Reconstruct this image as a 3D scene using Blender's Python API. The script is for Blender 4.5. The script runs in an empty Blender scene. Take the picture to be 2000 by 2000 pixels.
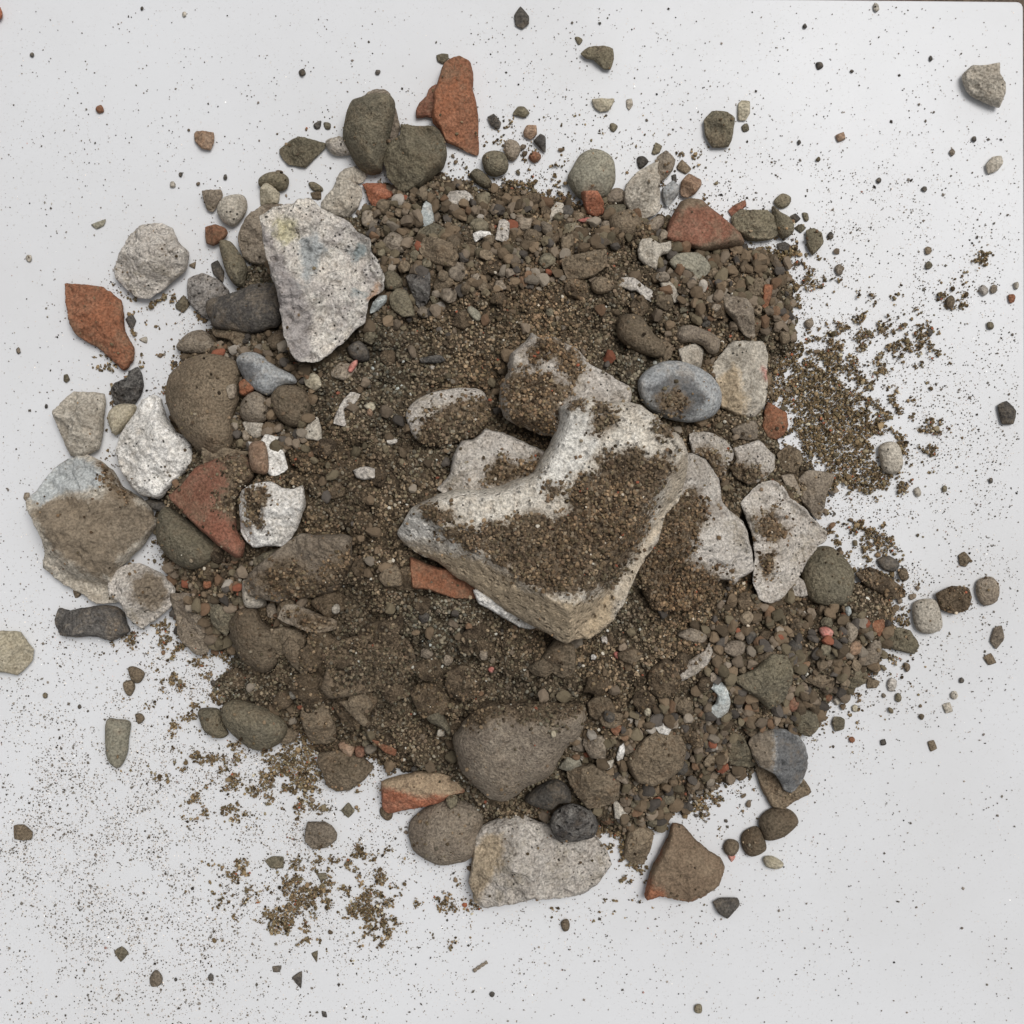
import bpy, bmesh, math, random
import numpy as np
from mathutils import Vector, Matrix, geometry

# ------------------------------------------------------------------ camera, sky, sun, exposure
S = 0.0005                      # one plan unit = half a millimetre; the view is 2000 units wide at board level
CH = 2300.0                     # camera height in plan units (1.15 m)
scn = bpy.context.scene
C = scn.collection
cam_d = bpy.data.cameras.new('camera')
cam = bpy.data.objects.new('camera', cam_d)
C.objects.link(cam)
cam.location = (0, 0, CH * S)
cam_d.sensor_width = 36
cam_d.lens = 36 * CH / 2000.0
cam_d.clip_start = 0.01
cam_d.clip_end = 100
scn.camera = cam

SUN_EL, SUN_AZ = math.radians(67.5), math.radians(45)      # azimuth clockwise from +Y
w = bpy.data.worlds.new('World')
scn.world = w
w.use_nodes = True
nt = w.node_tree
nt.nodes.clear()
sky = nt.nodes.new('ShaderNodeTexSky')
sky.sky_type = 'NISHITA'
sky.sun_disc = False
sky.sun_elevation = SUN_EL
sky.sun_rotation = SUN_AZ
sky.air_density = 1.0
sky.dust_density = 4.0
hs = nt.nodes.new('ShaderNodeHueSaturation')
hs.inputs['Saturation'].default_value = 0.16
bg = nt.nodes.new('ShaderNodeBackground')
bg.inputs['Strength'].default_value = 0.098
wo = nt.nodes.new('ShaderNodeOutputWorld')
nt.links.new(sky.outputs[0], hs.inputs['Color'])
nt.links.new(hs.outputs[0], bg.inputs['Color'])
nt.links.new(bg.outputs[0], wo.inputs['Surface'])
sd = bpy.data.lights.new('sun', 'SUN')
sd.energy = 2.2
sd.angle = math.radians(26)
sd.color = (1.0, 0.975, 0.945)
sun = bpy.data.objects.new('sun', sd)
C.objects.link(sun)
dirv = Vector((math.sin(SUN_AZ) * math.cos(SUN_EL), math.cos(SUN_AZ) * math.cos(SUN_EL), math.sin(SUN_EL)))
sun.rotation_euler = dirv.to_track_quat('Z', 'Y').to_euler()
sun.location = dirv * 3
scn.view_settings.view_transform = 'Standard'
scn.view_settings.look = 'None'
scn.view_settings.gamma = 1
scn.view_settings.use_curve_mapping = False
scn.view_settings.exposure = -0.42

rng = np.random.default_rng(7)
random.seed(7)

# ------------------------------------------------------------------ noise
def _h(ix, iy, seed):
    n = (ix.astype(np.int64) * 374761393 + iy.astype(np.int64) * 668265263 + seed * 974634777) & 0xffffffff
    n = ((n ^ (n >> 13)) * 1274126177) & 0xffffffff
    return ((n ^ (n >> 16)) & 0xffffff) / float(0xffffff)

def vn(x, y, seed=0):
    x = np.asarray(x, float); y = np.asarray(y, float)
    x0 = np.floor(x); y0 = np.floor(y)
    fx = x - x0; fy = y - y0
    fx = fx * fx * (3 - 2 * fx); fy = fy * fy * (3 - 2 * fy)
    a = _h(x0, y0, seed); b = _h(x0 + 1, y0, seed); c = _h(x0, y0 + 1, seed); d = _h(x0 + 1, y0 + 1, seed)
    return ((a * (1 - fx) + b * fx) * (1 - fy) + (c * (1 - fx) + d * fx) * fy) * 2 - 1

def fbm(x, y, seed=0, oct=4, gain=0.5):
    s = 0; a = 1; f = 1; t = 0
    for i in range(oct):
        ca, sa = math.cos(i * 1.3), math.sin(i * 1.3)
        s = s + a * vn((x * ca - y * sa) * f + 17.3 * i, (x * sa + y * ca) * f - 9.1 * i, seed + i * 31)
        t += a; a *= gain; f *= 2.03
    return s / t

def inside(px, py, poly):
    px = np.asarray(px, float); py = np.asarray(py, float)
    r = np.zeros(px.shape, bool)
    n = len(poly)
    for i in range(n):
        x1, y1 = poly[i]; x2, y2 = poly[(i + 1) % n]
        if y1 == y2: continue
        c = ((y1 > py) != (y2 > py)) & (px < (x2 - x1) * (py - y1) / (y2 - y1) + x1)
        r ^= c
    return r

def edist(px, py, poly):
    px = np.asarray(px, float); py = np.asarray(py, float)
    best = np.full(px.shape, 1e18)
    n = len(poly)
    for i in range(n):
        x1, y1 = poly[i]; x2, y2 = poly[(i + 1) % n]
        dx, dy = x2 - x1, y2 - y1
        L = dx * dx + dy * dy + 1e-9
        t = np.clip(((px - x1) * dx + (py - y1) * dy) / L, 0, 1)
        d = (px - x1 - t * dx) ** 2 + (py - y1 - t * dy) ** 2
        best = np.minimum(best, d)
    return np.sqrt(best)

# ------------------------------------------------------------------ tags
def tag(o, label=None, cat=None, group=None, kind=None):
    if label: o['label'] = label
    if cat: o['category'] = cat
    if group: o['group'] = group
    if kind: o['kind'] = kind
    return o

# ------------------------------------------------------------------ materials
SOIL1, SOIL2, SOIL3 = (0.160, 0.118, 0.076), (0.270, 0.204, 0.136), (0.068, 0.050, 0.034)

class NB:
    def __init__(self, name):
        self.m = bpy.data.materials.new(name)
        self.m.use_nodes = True
        self.t = self.m.node_tree
        self.t.nodes.clear()
    def n(self, ty, **kw):
        o = self.t.nodes.new(ty)
        for k, v in kw.items(): setattr(o, k, v)
        return o
    def l(self, a, b): self.t.links.new(a, b)
    def noise(self, vec, scale, detail=4, rough=0.6):
        o = self.n('ShaderNodeTexNoise')
        o.inputs['Scale'].default_value = scale
        o.inputs['Detail'].default_value = detail
        o.inputs['Roughness'].default_value = rough
        if vec: self.l(vec, o.inputs['Vector'])
        return o.outputs['Fac']
    def ramp(self, fac, a, b, ca=(0, 0, 0, 1), cb=(1, 1, 1, 1)):
        o = self.n('ShaderNodeMapRange')
        o.inputs['From Min'].default_value = a
        o.inputs['From Max'].default_value = b
        self.l(fac, o.inputs['Value'])
        return o.outputs['Result']
    def mix(self, fac, c1, c2, mode='MIX'):
        o = self.n('ShaderNodeMix', data_type='RGBA', blend_type=mode)
        if isinstance(fac, float): o.inputs[0].default_value = fac
        else: self.l(fac, o.inputs[0])
        for i, c in ((6, c1), (7, c2)):
            if isinstance(c, tuple): o.inputs[i].default_value = (*c, 1)
            else: self.l(c, o.inputs[i])
        return o.outputs[2]
    def math(self, op, a, b=None):
        o = self.n('ShaderNodeMath', operation=op)
        for i, v in enumerate((a, b)):
            if v is None: continue
            if isinstance(v, (int, float)): o.inputs[i].default_value = v
            else: self.l(v, o.inputs[i])
        return o.outputs[0]

def rock_mat(name, c1, c2, c3, big=14, fine=170, speck=0.0, speckcol=(0.03, 0.028, 0.025), bump=0.6,
             rough=0.9, dust=0.25, dustcol=None, stain=None, pit=0.0, vary=0.22):
    b = NB(name)
    tc = b.n('ShaderNodeTexCoord')
    oi = b.n('ShaderNodeObjectInfo')
    off = b.n('ShaderNodeVectorMath', operation='SCALE')
    comb = b.n('ShaderNodeCombineXYZ')
    for i in range(3): b.l(oi.outputs['Random'], comb.inputs[i])
    b.l(comb.outputs[0], off.inputs[0]); off.inputs['Scale'].default_value = 7.3
    add = b.n('ShaderNodeVectorMath', operation='ADD')
    b.l(tc.outputs['Object'], add.inputs[0]); b.l(off.outputs[0], add.inputs[1])
    v = add.outputs[0]
    n1 = b.noise(v, big, 5, 0.62)
    n2 = b.noise(v, fine * 0.4, 6, 0.75)
    n3 = b.noise(v, fine * 1.8, 3, 0.7)
    col = b.mix(b.ramp(n1, 0.40, 0.60), c1, c2)
    col = b.mix(b.ramp(n2, 0.44, 0.66), col, c3)
    if stain:
        n5 = b.noise(v, big * 2.1, 4, 0.55)
        col = b.mix(b.ramp(n5, 0.60, 0.68), col, stain)
    # soil film lying in irregular patches
    n4 = b.noise(v, 34, 8, 0.80)
    col = b.mix(b.math('MULTIPLY', b.ramp(n4, 0.50, 0.62), dust), col, dustcol or SOIL2)
    n6 = b.noise(v, fine * 2.6, 2, 0.6)
    grit = b.ramp(n6, 0.33, 0.67)
    g = b.n('ShaderNodeHueSaturation')
    b.l(col, g.inputs['Color'])
    b.l(b.math('ADD', b.math('MULTIPLY', grit, 0.75), 0.62), g.inputs['Value'])
    col = g.outputs[0]
    if speck > 0:
        vo = b.n('ShaderNodeTexVoronoi'); vo.inputs['Scale'].default_value = 210
        b.l(v, vo.inputs['Vector'])
        mk = b.math('MULTIPLY', b.math('SUBTRACT', 1.0, b.ramp(vo.outputs['Distance'], 0.16, 0.30)),
                    b.ramp(b.noise(v, 60, 3), 0.60 - speck * 0.3, 0.68 - speck * 0.3))
        col = b.mix(mk, col, speckcol)
    # stains, plus shade painted on one facet, each with its own shape (mesh attribute)
    pa = b.n('ShaderNodeAttribute', attribute_name='patch')
    pm_ = b.ramp(b.math('ADD', pa.outputs['Alpha'], b.math('MULTIPLY', b.math('SUBTRACT', b.noise(v, 55, 7, 0.8), 0.5), 2.0)), 0.25, 0.70)
    pm_ = b.math('MULTIPLY', pm_, b.math('MINIMUM', b.math('MULTIPLY', pa.outputs['Alpha'], 4.0), 1.0))
    ph_ = b.n('ShaderNodeHueSaturation')
    b.l(pa.outputs['Color'], ph_.inputs['Color'])
    pv = b.math('ADD', b.math('MULTIPLY', b.ramp(n6, 0.33, 0.67), 0.60), b.math('MULTIPLY', b.ramp(n2, 0.36, 0.64), 0.45))
    b.l(b.math('ADD', b.math('ADD', pv, 0.30), b.math('MULTIPLY', b.ramp(n1, 0.35, 0.65), 0.35)), ph_.inputs['Value'])
    col = b.mix(b.math('MULTIPLY', pm_, 0.88), col, ph_.outputs[0])
    # settled soil patches (mesh attribute), ragged edge
    at = b.n('ShaderNodeAttribute', attribute_name='dirt')
    dn = b.math('ADD', b.math('MULTIPLY', b.noise(v, 150, 4, 0.75), 0.55), b.math('MULTIPLY', b.noise(v, 38, 4, 0.7), 0.45))
    dm = b.ramp(b.math('ADD', at.outputs['Fac'], b.math('MULTIPLY', b.math('SUBTRACT', dn, 0.5), 3.4)), 0.44, 0.62)
    halo = b.ramp(b.math('ADD', at.outputs['Fac'], b.math('MULTIPLY', b.math('SUBTRACT', dn, 0.5), 2.2)), 0.02, 0.60)
    col = b.mix(b.math('MULTIPLY', halo, 0.62), col, (0.25, 0.19, 0.13))
    dcol = b.mix(b.ramp(b.noise(v, 320, 2), 0.35, 0.65), SOIL3, SOIL2)
    col = b.mix(dm, col, dcol)
    hv = b.n('ShaderNodeHueSaturation')
    b.l(col, hv.inputs['Color'])
    b.l(b.math('ADD', b.math('MULTIPLY', oi.outputs['Random'], vary * 2), 1 - vary), hv.inputs['Value'])
    p = b.n('ShaderNodeBsdfPrincipled')
    b.l(hv.outputs[0], p.inputs['Base Color'])
    p.inputs['Roughness'].default_value = rough
    p.inputs['Specular IOR Level'].default_value = 0.18
    hgt = b.math('ADD', b.math('MULTIPLY', n2, 0.8), b.math('MULTIPLY', n6, 0.32))
    hgt = b.math('ADD', hgt, b.math('MULTIPLY', n3, 0.6))
    if pit > 0:
        vp = b.n('ShaderNodeTexVoronoi'); vp.inputs['Scale'].default_value = 130
        b.l(v, vp.inputs['Vector'])
        hgt = b.math('ADD', hgt, b.math('MULTIPLY', b.ramp(vp.outputs['Distance'], 0.05, 0.35), pit))
    bp = b.n('ShaderNodeBump')
    bp.inputs['Strength'].default_value = bump
    bp.inputs['Distance'].default_value = 0.0045
    b.l(hgt, bp.inputs['Height'])
    b.l(bp.outputs[0], p.inputs['Normal'])
    o = b.n('ShaderNodeOutputMaterial')
    b.l(p.outputs[0], o.inputs[0])
    return b.m

M = {
 'hero':  rock_mat('pitted_cream_limestone', (0.80, 0.73, 0.62), (0.52, 0.46, 0.38), (0.93, 0.89, 0.80), dust=0.75, dustcol=(0.36, 0.29, 0.21), pit=0.8, speck=0.35, bump=1.0, vary=0.0),
 'lime':  rock_mat('pale_limestone', (0.63, 0.58, 0.52), (0.44, 0.395, 0.345), (0.78, 0.735, 0.67), dust=0.75, dustcol=(0.33, 0.28, 0.21), pit=0.5, speck=0.25, bump=0.9, vary=0.06),
 'crag':  rock_mat('grey_and_cream_limestone', (0.76, 0.695, 0.61), (0.50, 0.465, 0.44), (0.90, 0.855, 0.77), big=13, dust=0.3, dustcol=(0.36, 0.34, 0.30), stain=(0.30, 0.34, 0.34), speck=0.45, pit=0.5, bump=1.0, vary=0.0),
 'white': rock_mat('chalky_white', (0.86, 0.835, 0.785), (0.62, 0.58, 0.52), (0.92, 0.90, 0.86), dust=0.35, dustcol=(0.40, 0.36, 0.30), speck=0.25, pit=0.5, vary=0.05),
 'greyp': rock_mat('pale_grey_stone', (0.54, 0.49, 0.41), (0.38, 0.34, 0.28), (0.70, 0.65, 0.56), dust=0.5, speck=0.2, vary=0.10),
 'brown': rock_mat('soil_coated_stone', (0.245, 0.190, 0.130), (0.180, 0.142, 0.098), (0.310, 0.250, 0.178), dust=0.9, dustcol=(0.165, 0.118, 0.076), bump=1.0),
 'olive': rock_mat('olive_grey_stone', (0.225, 0.195, 0.133), (0.160, 0.142, 0.103), (0.290, 0.255, 0.182), dust=0.55, dustcol=(0.18, 0.135, 0.085), bump=0.95),
 'taup':  rock_mat('taupe_stone', (0.300, 0.248, 0.190), (0.220, 0.180, 0.140), (0.39, 0.335, 0.265), dust=0.6, dustcol=(0.20, 0.15, 0.10), bump=0.95),
 'dark':  rock_mat('dark_grey_stone', (0.105, 0.095, 0.083), (0.075, 0.068, 0.062), (0.150, 0.138, 0.120), dust=0.4),
 'char':  rock_mat('charcoal', (0.125, 0.115, 0.105), (0.080, 0.075, 0.070), (0.19, 0.18, 0.165), dust=0.5, bump=1.0),
 'spk':   rock_mat('speckled_crust', (0.42, 0.39, 0.36), (0.14, 0.125, 0.11), (0.62, 0.58, 0.54), big=70, dust=0.3, speck=1.0, bump=1.0, pit=0.8),
 'lava':  rock_mat('porous_dark_stone', (0.115, 0.105, 0.098), (0.065, 0.06, 0.057), (0.30, 0.285, 0.26), fine=220, dust=0.2, bump=1.0, pit=1.2),
 'slate': rock_mat('blue_grey_stone', (0.40, 0.41, 0.405), (0.30, 0.31, 0.315), (0.50, 0.505, 0.495), dust=0.4, bump=0.5, vary=0.06),
 'brick': rock_mat('terracotta', (0.290, 0.122, 0.066), (0.215, 0.105, 0.064), (0.35, 0.165, 0.098), dust=0.75, dustcol=(0.20, 0.125, 0.078), bump=0.6, vary=0.10),
 'redb':  rock_mat('red_terracotta', (0.265, 0.115, 0.075), (0.205, 0.105, 0.068), (0.32, 0.155, 0.108), dust=0.8, dustcol=(0.235, 0.150, 0.098), bump=0.5, vary=0.06),
 'vivid': rock_mat('fresh_brick', (0.39, 0.150, 0.082), (0.31, 0.125, 0.075), (0.46, 0.205, 0.13), dust=0.45, dustcol=(0.25, 0.16, 0.10), vary=0.08),
 'pink':  rock_mat('pink_ceramic', (0.60, 0.25, 0.20), (0.52, 0.18, 0.15), (0.68, 0.42, 0.35), dust=0.15, bump=0.3),
 'peach': rock_mat('peach_stone', (0.42, 0.27, 0.175), (0.33, 0.215, 0.145), (0.50, 0.36, 0.26), dust=0.2),
 'cream': rock_mat('cream_stone', (0.46, 0.41, 0.30), (0.38, 0.33, 0.24), (0.54, 0.49, 0.38), dust=0.15, bump=0.35, vary=0.08),
 'khaki': rock_mat('khaki_pebble', (0.30, 0.28, 0.215), (0.25, 0.235, 0.185), (0.36, 0.335, 0.26), dust=0.15, bump=0.4, vary=0.06),
 'ice':   rock_mat('pale_blue_stone', (0.48, 0.52, 0.51), (0.40, 0.43, 0.42), (0.60, 0.62, 0.60), dust=0.35, bump=0.4),
 'clod':  rock_mat('soil_clod', SOIL1, SOIL3, SOIL2, fine=230, dust=0.0, bump=1.0),
}
WORD = {'lime': 'pale grey', 'hero': 'cream', 'crag': 'pale grey', 'white': 'white', 'greyp': 'light grey', 'brown': 'brown', 'olive': 'olive brown',
        'taup': 'taupe', 'dark': 'dark grey', 'char': 'charcoal black', 'spk': 'speckled', 'lava': 'dark pitted', 'slate': 'blue grey',
        'brick': 'terracotta', 'redb': 'red', 'vivid': 'bright orange red', 'pink': 'pink', 'peach': 'peach', 'cream': 'cream',
        'khaki': 'khaki', 'ice': 'pale blue', 'clod': 'dark brown'}

def attr_mat(name, bump=0.4, scale=400):
    b = NB(name)
    at = b.n('ShaderNodeAttribute', attribute_name='tint')
    tc = b.n('ShaderNodeTexCoord')
    n = b.noise(tc.outputs['Object'], scale, 3)
    h = b.n('ShaderNodeHueSaturation')
    b.l(at.outputs['Color'], h.inputs['Color'])
    b.l(b.math('ADD', b.math('MULTIPLY', n, 0.5), 0.75), h.inputs['Value'])
    p = b.n('ShaderNodeBsdfPrincipled')
    b.l(h.outputs[0], p.inputs['Base Color'])
    p.inputs['Roughness'].default_value = 0.92
    p.inputs['Specular IOR Level'].default_value = 0.15
    bp = b.n('ShaderNodeBump'); bp.inputs['Strength'].default_value = bump; bp.inputs['Distance'].default_value = 0.001
    b.l(n, bp.inputs['Height']); b.l(bp.outputs[0], p.inputs['Normal'])
    o = b.n('ShaderNodeOutputMaterial'); b.l(p.outputs[0], o.inputs[0])
    return b.m
M_grain = attr_mat('soil_grain')

def soil_mat():
    b = NB('loose_soil')
    tc = b.n('ShaderNodeTexCoord'); v = tc.outputs['Object']
    n1 = b.noise(v, 9, 5); n2 = b.noise(v, 140, 5, 0.75); n3 = b.noise(v, 420, 3)
    col = b.mix(b.ramp(n1, 0.4, 0.6), (0.105, 0.080, 0.054), (0.085, 0.068, 0.046))  # mound base darkened so the gaps between stones read as deeper shade
    col = b.mix(b.ramp(n2, 0.45, 0.66), col, SOIL1)
    col = b.mix(b.ramp(n3, 0.5, 0.68), col, SOIL3)
    p = b.n('ShaderNodeBsdfPrincipled'); b.l(col, p.inputs['Base Color'])
    p.inputs['Roughness'].default_value = 0.95; p.inputs['Specular IOR Level'].default_value = 0.1
    vo = b.n('ShaderNodeTexVoronoi'); vo.inputs['Scale'].default_value = 260; b.l(v, vo.inputs['Vector'])
    hgt = b.math('ADD', b.math('MULTIPLY', vo.outputs['Distance'], -0.9), b.math('MULTIPLY', n2, 0.8))
    bp = b.n('ShaderNodeBump'); bp.inputs['Strength'].default_value = 1.0; bp.inputs['Distance'].default_value = 0.004
    b.l(hgt, bp.inputs['Height']); b.l(bp.outputs[0], p.inputs['Normal'])
    o = b.n('ShaderNodeOutputMaterial'); b.l(p.outputs[0], o.inputs[0])
    return b.m
M_soil = soil_mat()

def board_mat():
    b = NB('white_board_surface')
    tc = b.n('ShaderNodeTexCoord'); v = tc.outputs['Object']
    col = b.mix(b.ramp(b.noise(v, 3.0, 5), 0.35, 0.7), (0.775, 0.785, 0.80), (0.735, 0.742, 0.755))
    # fine soil dust smeared on the board
    d = b.ramp(b.noise(v, 330, 3, 0.7), 0.60, 0.76)
    z = b.ramp(b.noise(v, 5, 4), 0.35, 0.62)
    col = b.mix(b.math('MULTIPLY', b.math('MULTIPLY', d, z), 0.75), col, (0.34, 0.31, 0.27))
    zf = b.ramp(b.noise(v, 3.3, 6, 0.7), 0.45, 0.72)
    col = b.mix(b.math('MULTIPLY', zf, 0.26), col, (0.60, 0.59, 0.57))
    # a few scratches
    wv = b.n('ShaderNodeTexNoise'); wv.inputs['Scale'].default_value = 4; b.l(v, wv.inputs['Vector'])
    p = b.n('ShaderNodeBsdfPrincipled'); b.l(col, p.inputs['Base Color'])
    b.l(b.math('ADD', b.math('MULTIPLY', b.noise(v, 8, 4), 0.2), 0.20), p.inputs['Roughness'])
    p.inputs['Specular IOR Level'].default_value = 0.16
    bp = b.n('ShaderNodeBump'); bp.inputs['Strength'].default_value = 0.08; bp.inputs['Distance'].default_value = 0.002
    b.l(b.noise(v, 30, 4), bp.inputs['Height']); b.l(bp.outputs[0], p.inputs['Normal'])
    o = b.n('ShaderNodeOutputMaterial'); b.l(p.outputs[0], o.inputs[0])
    return b.m

# ------------------------------------------------------------------ ground and board
def plain_mesh(name, verts, faces, mat, smooth=True, loc=(0, 0, 0)):
    me = bpy.data.meshes.new(name)
    me.from_pydata(verts, [], faces)
    me.materials.append(mat)
    me.polygons.foreach_set('use_smooth', [smooth] * len(me.polygons))
    me.update()
    o = bpy.data.objects.new(name, me)
    o.location = loc
    C.objects.link(o)
    return o

g = plain_mesh('ground', [(-4, -4, 0), (4, -4, 0), (4, 4, 0), (-4, 4, 0)], [(0, 1, 2, 3)],
               rock_mat('dark_earth', (0.12, 0.09, 0.07), (0.07, 0.055, 0.045), (0.17, 0.13, 0.10), fine=120), loc=(0, 0, -0.035))
tag(g, kind='structure')
g.data.attributes.new('patch', 'FLOAT_COLOR', 'POINT').data.foreach_set('color', [0.0] * 16)

def board():
    A = [(-70, 2080), (-70, -18), (1999, 3), (2006, 2080)]        # plan corners (photo axes)
    pts = []
    n = len(A)
    for i in range(n):
        p = np.array(A[i], float); a = np.array(A[i - 1], float); c = np.array(A[(i + 1) % n], float)
        ua = (a - p) / np.linalg.norm(a - p); uc = (c - p) / np.linalg.norm(c - p)
        r = 14
        for k in range(7):
            t = k / 6
            q = (p + ua * r) * (1 - t) ** 2 + 2 * p * t * (1 - t) + (p + uc * r) * t * t
            pts.append(((q[0] - 1000) * S, (1000 - q[1]) * S))
    c = np.mean(pts, axis=0)
    def ring(ins, z):
        out = []
        for p in pts:
            d = np.array(p) - c
            s = 1 - ins / np.abs(d).max()
            out.append((c[0] + d[0] * s, c[1] + d[1] * s, z))
        return out
    rings = [ring(0, -0.018), ring(0, -0.0016), ring(0.0005, -0.0004), ring(0.0016, 0.0)]
    V = [v for r in rings for v in r]
    m = len(pts); F = []
    for k in range(len(rings) - 1):
        for i in range(m):
            j = (i + 1) % m
            F.append((k * m + i, k * m + j, (k + 1) * m + j, (k + 1) * m + i))
    F.append(tuple((len(rings) - 1) * m + i for i in range(m)))
    F.append(tuple(reversed(range(m))))
    o = plain_mesh('board', V, F, board_mat(), smooth=False)
    bm = bmesh.new(); bm.from_mesh(o.data); bmesh.ops.recalc_face_normals(bm, faces=bm.faces); bm.to_mesh(o.data); bm.free()
    return tag(o, 'large smooth white board with rounded corner lying under the whole rubble heap', 'board')
board()

# ------------------------------------------------------------------ plan regions used when measuring the stones
REG = {'W': (0, 0, 2000), 'A': (0, 0, 700), 'B': (500, 50, 500), 'C': (900, 50, 500), 'D': (1300, 0, 700), 'E': (350, 350, 500),
       'F': (0, 700, 500), 'G': (350, 750, 500), 'H': (750, 350, 500), 'I': (1150, 300, 500), 'J': (750, 750, 650),
       'K': (1300, 700, 600), 'L': (350, 1150, 500), 'N': (1150, 1150, 700), 'M': (750, 1300, 500), 'O': (0, 1150, 600), 'P': (300, 1500, 700)}
def pp(reg, s):
    ox, oy, w_ = REG[reg]; k = w_ / 1932.0
    out = []
    for q in s.split():
        a, b_ = q.split(',')
        out.append((ox + float(a) * k, oy + float(b_) * k))
    return out

# ------------------------------------------------------------------ the soil mound as a height raster (2 plan units per cell)
RS = 2.0; RN = 1060; R0 = -60.0          # raster covers -60..2060
gx, gy = np.meshgrid(R0 + (np.arange(RN) + .5) * RS, R0 + (np.arange(RN) + .5) * RS)
pile = pp('W', '690,410 740,335 830,310 880,345 940,362 1010,365 1070,378 1160,378 1250,410 1350,465 1440,475 1495,490 1498,575 1512,650 1470,690 '
               '1450,770 1478,830 1530,885 1560,925 1510,1020 1540,1090 1640,1090 1700,1110 1680,1200 1655,1270 1585,1315 1540,1370 1470,1415 '
               '1395,1475 1310,1505 1250,1560 1180,1600 1120,1575 890,1570 830,1500 715,1450 620,1425 540,1395 420,1350 400,1280 430,1240 '
               '345,1205 320,1140 300,1070 285,960 290,870 325,790 330,690 400,590 470,510 590,400')
_in = inside(gx, gy, pile)
_d = edist(gx, gy, pile) * np.where(_in, 1, -1) - 6 + fbm(gx / 45, gy / 45, 3, 4) * 24 + fbm(gx / 12, gy / 12, 4, 3) * 12
h0 = 185 * (1 - np.exp(-np.clip(_d, 0, None) / 210)) + np.clip(_d, 0, 10) * 0.3
h0 *= 1 + 0.12 * fbm(gx / 160, gy / 160, 5, 3)
h0 += np.where(_d > 6, (fbm(gx / 60, gy / 60, 18, 3) * 16 + fbm(gx / 30, gy / 30, 8, 4) * 13 + np.abs(fbm(gx / 11, gy / 11, 9, 3)) * 8) * np.clip(_d / 60, 0, 1), 0)
# hollows seen between stones
for hx, hy, hr, hd in ((1010, 835, 85, 45), (555, 640, 60, 20), (860, 600, 90, 10), (1230, 700, 70, 30), (1500, 900, 60, 20)):
    h0 -= hd * np.exp(-((gx - hx) ** 2 + (gy - hy) ** 2) / (2 * (hr * .6) ** 2))
def cells(x0, x1, y0, y1):
    i0 = max(0, int((x0 - R0) / RS)); i1 = min(RN, int((x1 - R0) / RS) + 2)
    j0 = max(0, int((y0 - R0) / RS)); j1 = min(RN, int((y1 - R0) / RS) + 2)
    return slice(j0, j1), slice(i0, i1)
# soil lumps of many sizes pressed into the mound
for _ in range(3600):
    lx, ly = rng.uniform(280, 1700), rng.uniform(380, 1600)
    lr = 6 + 26 * rng.random() ** 3.2
    sl = cells(lx - lr * 1.4, lx + lr * 1.4, ly - lr * 1.4, ly + lr * 1.4)
    if _d[sl].min() < 4: continue
    an = rng.uniform(0, 3.14); ex = rng.uniform(.65, 1)
    dx, dy = gx[sl] - lx, gy[sl] - ly
    u, v_ = dx * math.cos(an) + dy * math.sin(an), (-dx * math.sin(an) + dy * math.cos(an)) / ex
    rr = np.hypot(u, v_) / lr + .18 * vn(gx[sl] / lr * 1.6, gy[sl] / lr * 1.6, 5)
    mid = float(np.median(h0[sl]))
    cap = mid + lr * .62 * np.sqrt(np.clip(1 - rr ** 2, 0, 1)) - lr * .12
    h0[sl] = np.where(rr < 1, np.maximum(h0[sl], cap), h0[sl])
h0 = np.where(_d > 0, np.maximum(h0, 1.0), -6.0)
Z = h0.copy()                         # running top surface
ID = np.where(h0 > 0, 1, 0)           # 0 board, 1 soil, 2+ stones

def cells(x0, x1, y0, y1):
    i0 = max(0, int((x0 - R0) / RS)); i1 = min(RN, int((x1 - R0) / RS) + 2)
    j0 = max(0, int((y0 - R0) / RS)); j1 = min(RN, int((y1 - R0) / RS) + 2)
    return slice(j0, j1), slice(i0, i1)
def zat(x, y, arr=None):
    arr = Z if arr is None else arr
    i = np.clip(((np.asarray(x) - R0) / RS).astype(int), 0, RN - 1); j = np.clip(((np.asarray(y) - R0) / RS).astype(int), 0, RN - 1)
    return arr[j, i]

def mound_mesh():
    st = 1
    zz = h0[::st, ::st]; xx = gx[::st, ::st]; yy = gy[::st, ::st]
    keep = zz > -5.9
    grow = keep.copy()
    grow[1:] |= keep[:-1]; grow[:-1] |= keep[1:]; grow[:, 1:] |= keep[:, :-1]; grow[:, :-1] |= keep[:, 1:]
    idx = -np.ones(zz.shape, int); idx[grow] = np.arange(grow.sum())
    V = np.stack([(xx[grow] - 1000) * S, (1000 - yy[grow]) * S, zz[grow] * S], 1)
    a, b_, c, d = idx[:-1, :-1], idx[:-1, 1:], idx[1:, 1:], idx[1:, :-1]
    ok = (a >= 0) & (b_ >= 0) & (c >= 0) & (d >= 0)
    F = np.stack([a[ok], d[ok], c[ok], b_[ok]], 1)
    o = plain_mesh('soil', V.tolist(), F.tolist(), M_soil)
    return tag(o, 'heap of loose brown soil that the stones are bedded in', 'soil', kind='stuff')
mound_mesh()

# ------------------------------------------------------------------ stone builder
def resample(poly, step, smooth):
    P = np.array(poly, float); n = len(P); out = []
    for i in range(n):
        p0, p1, p2, p3 = P[i - 1], P[i], P[(i + 1) % n], P[(i + 2) % n]
        L = np.linalg.norm(p2 - p1); m = max(1, int(round(L / step)))
        for k in range(m):
            t = k / m
            lin = p1 + (p2 - p1) * t
            cr = 0.5 * ((2 * p1) + (-p0 + p2) * t + (2 * p0 - 5 * p1 + 4 * p2 - p3) * t * t + (-p0 + 3 * p1 - 3 * p2 + p3) * t ** 3)
            out.append(lin * (1 - smooth) + cr * smooth)
    return np.array(out)

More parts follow.
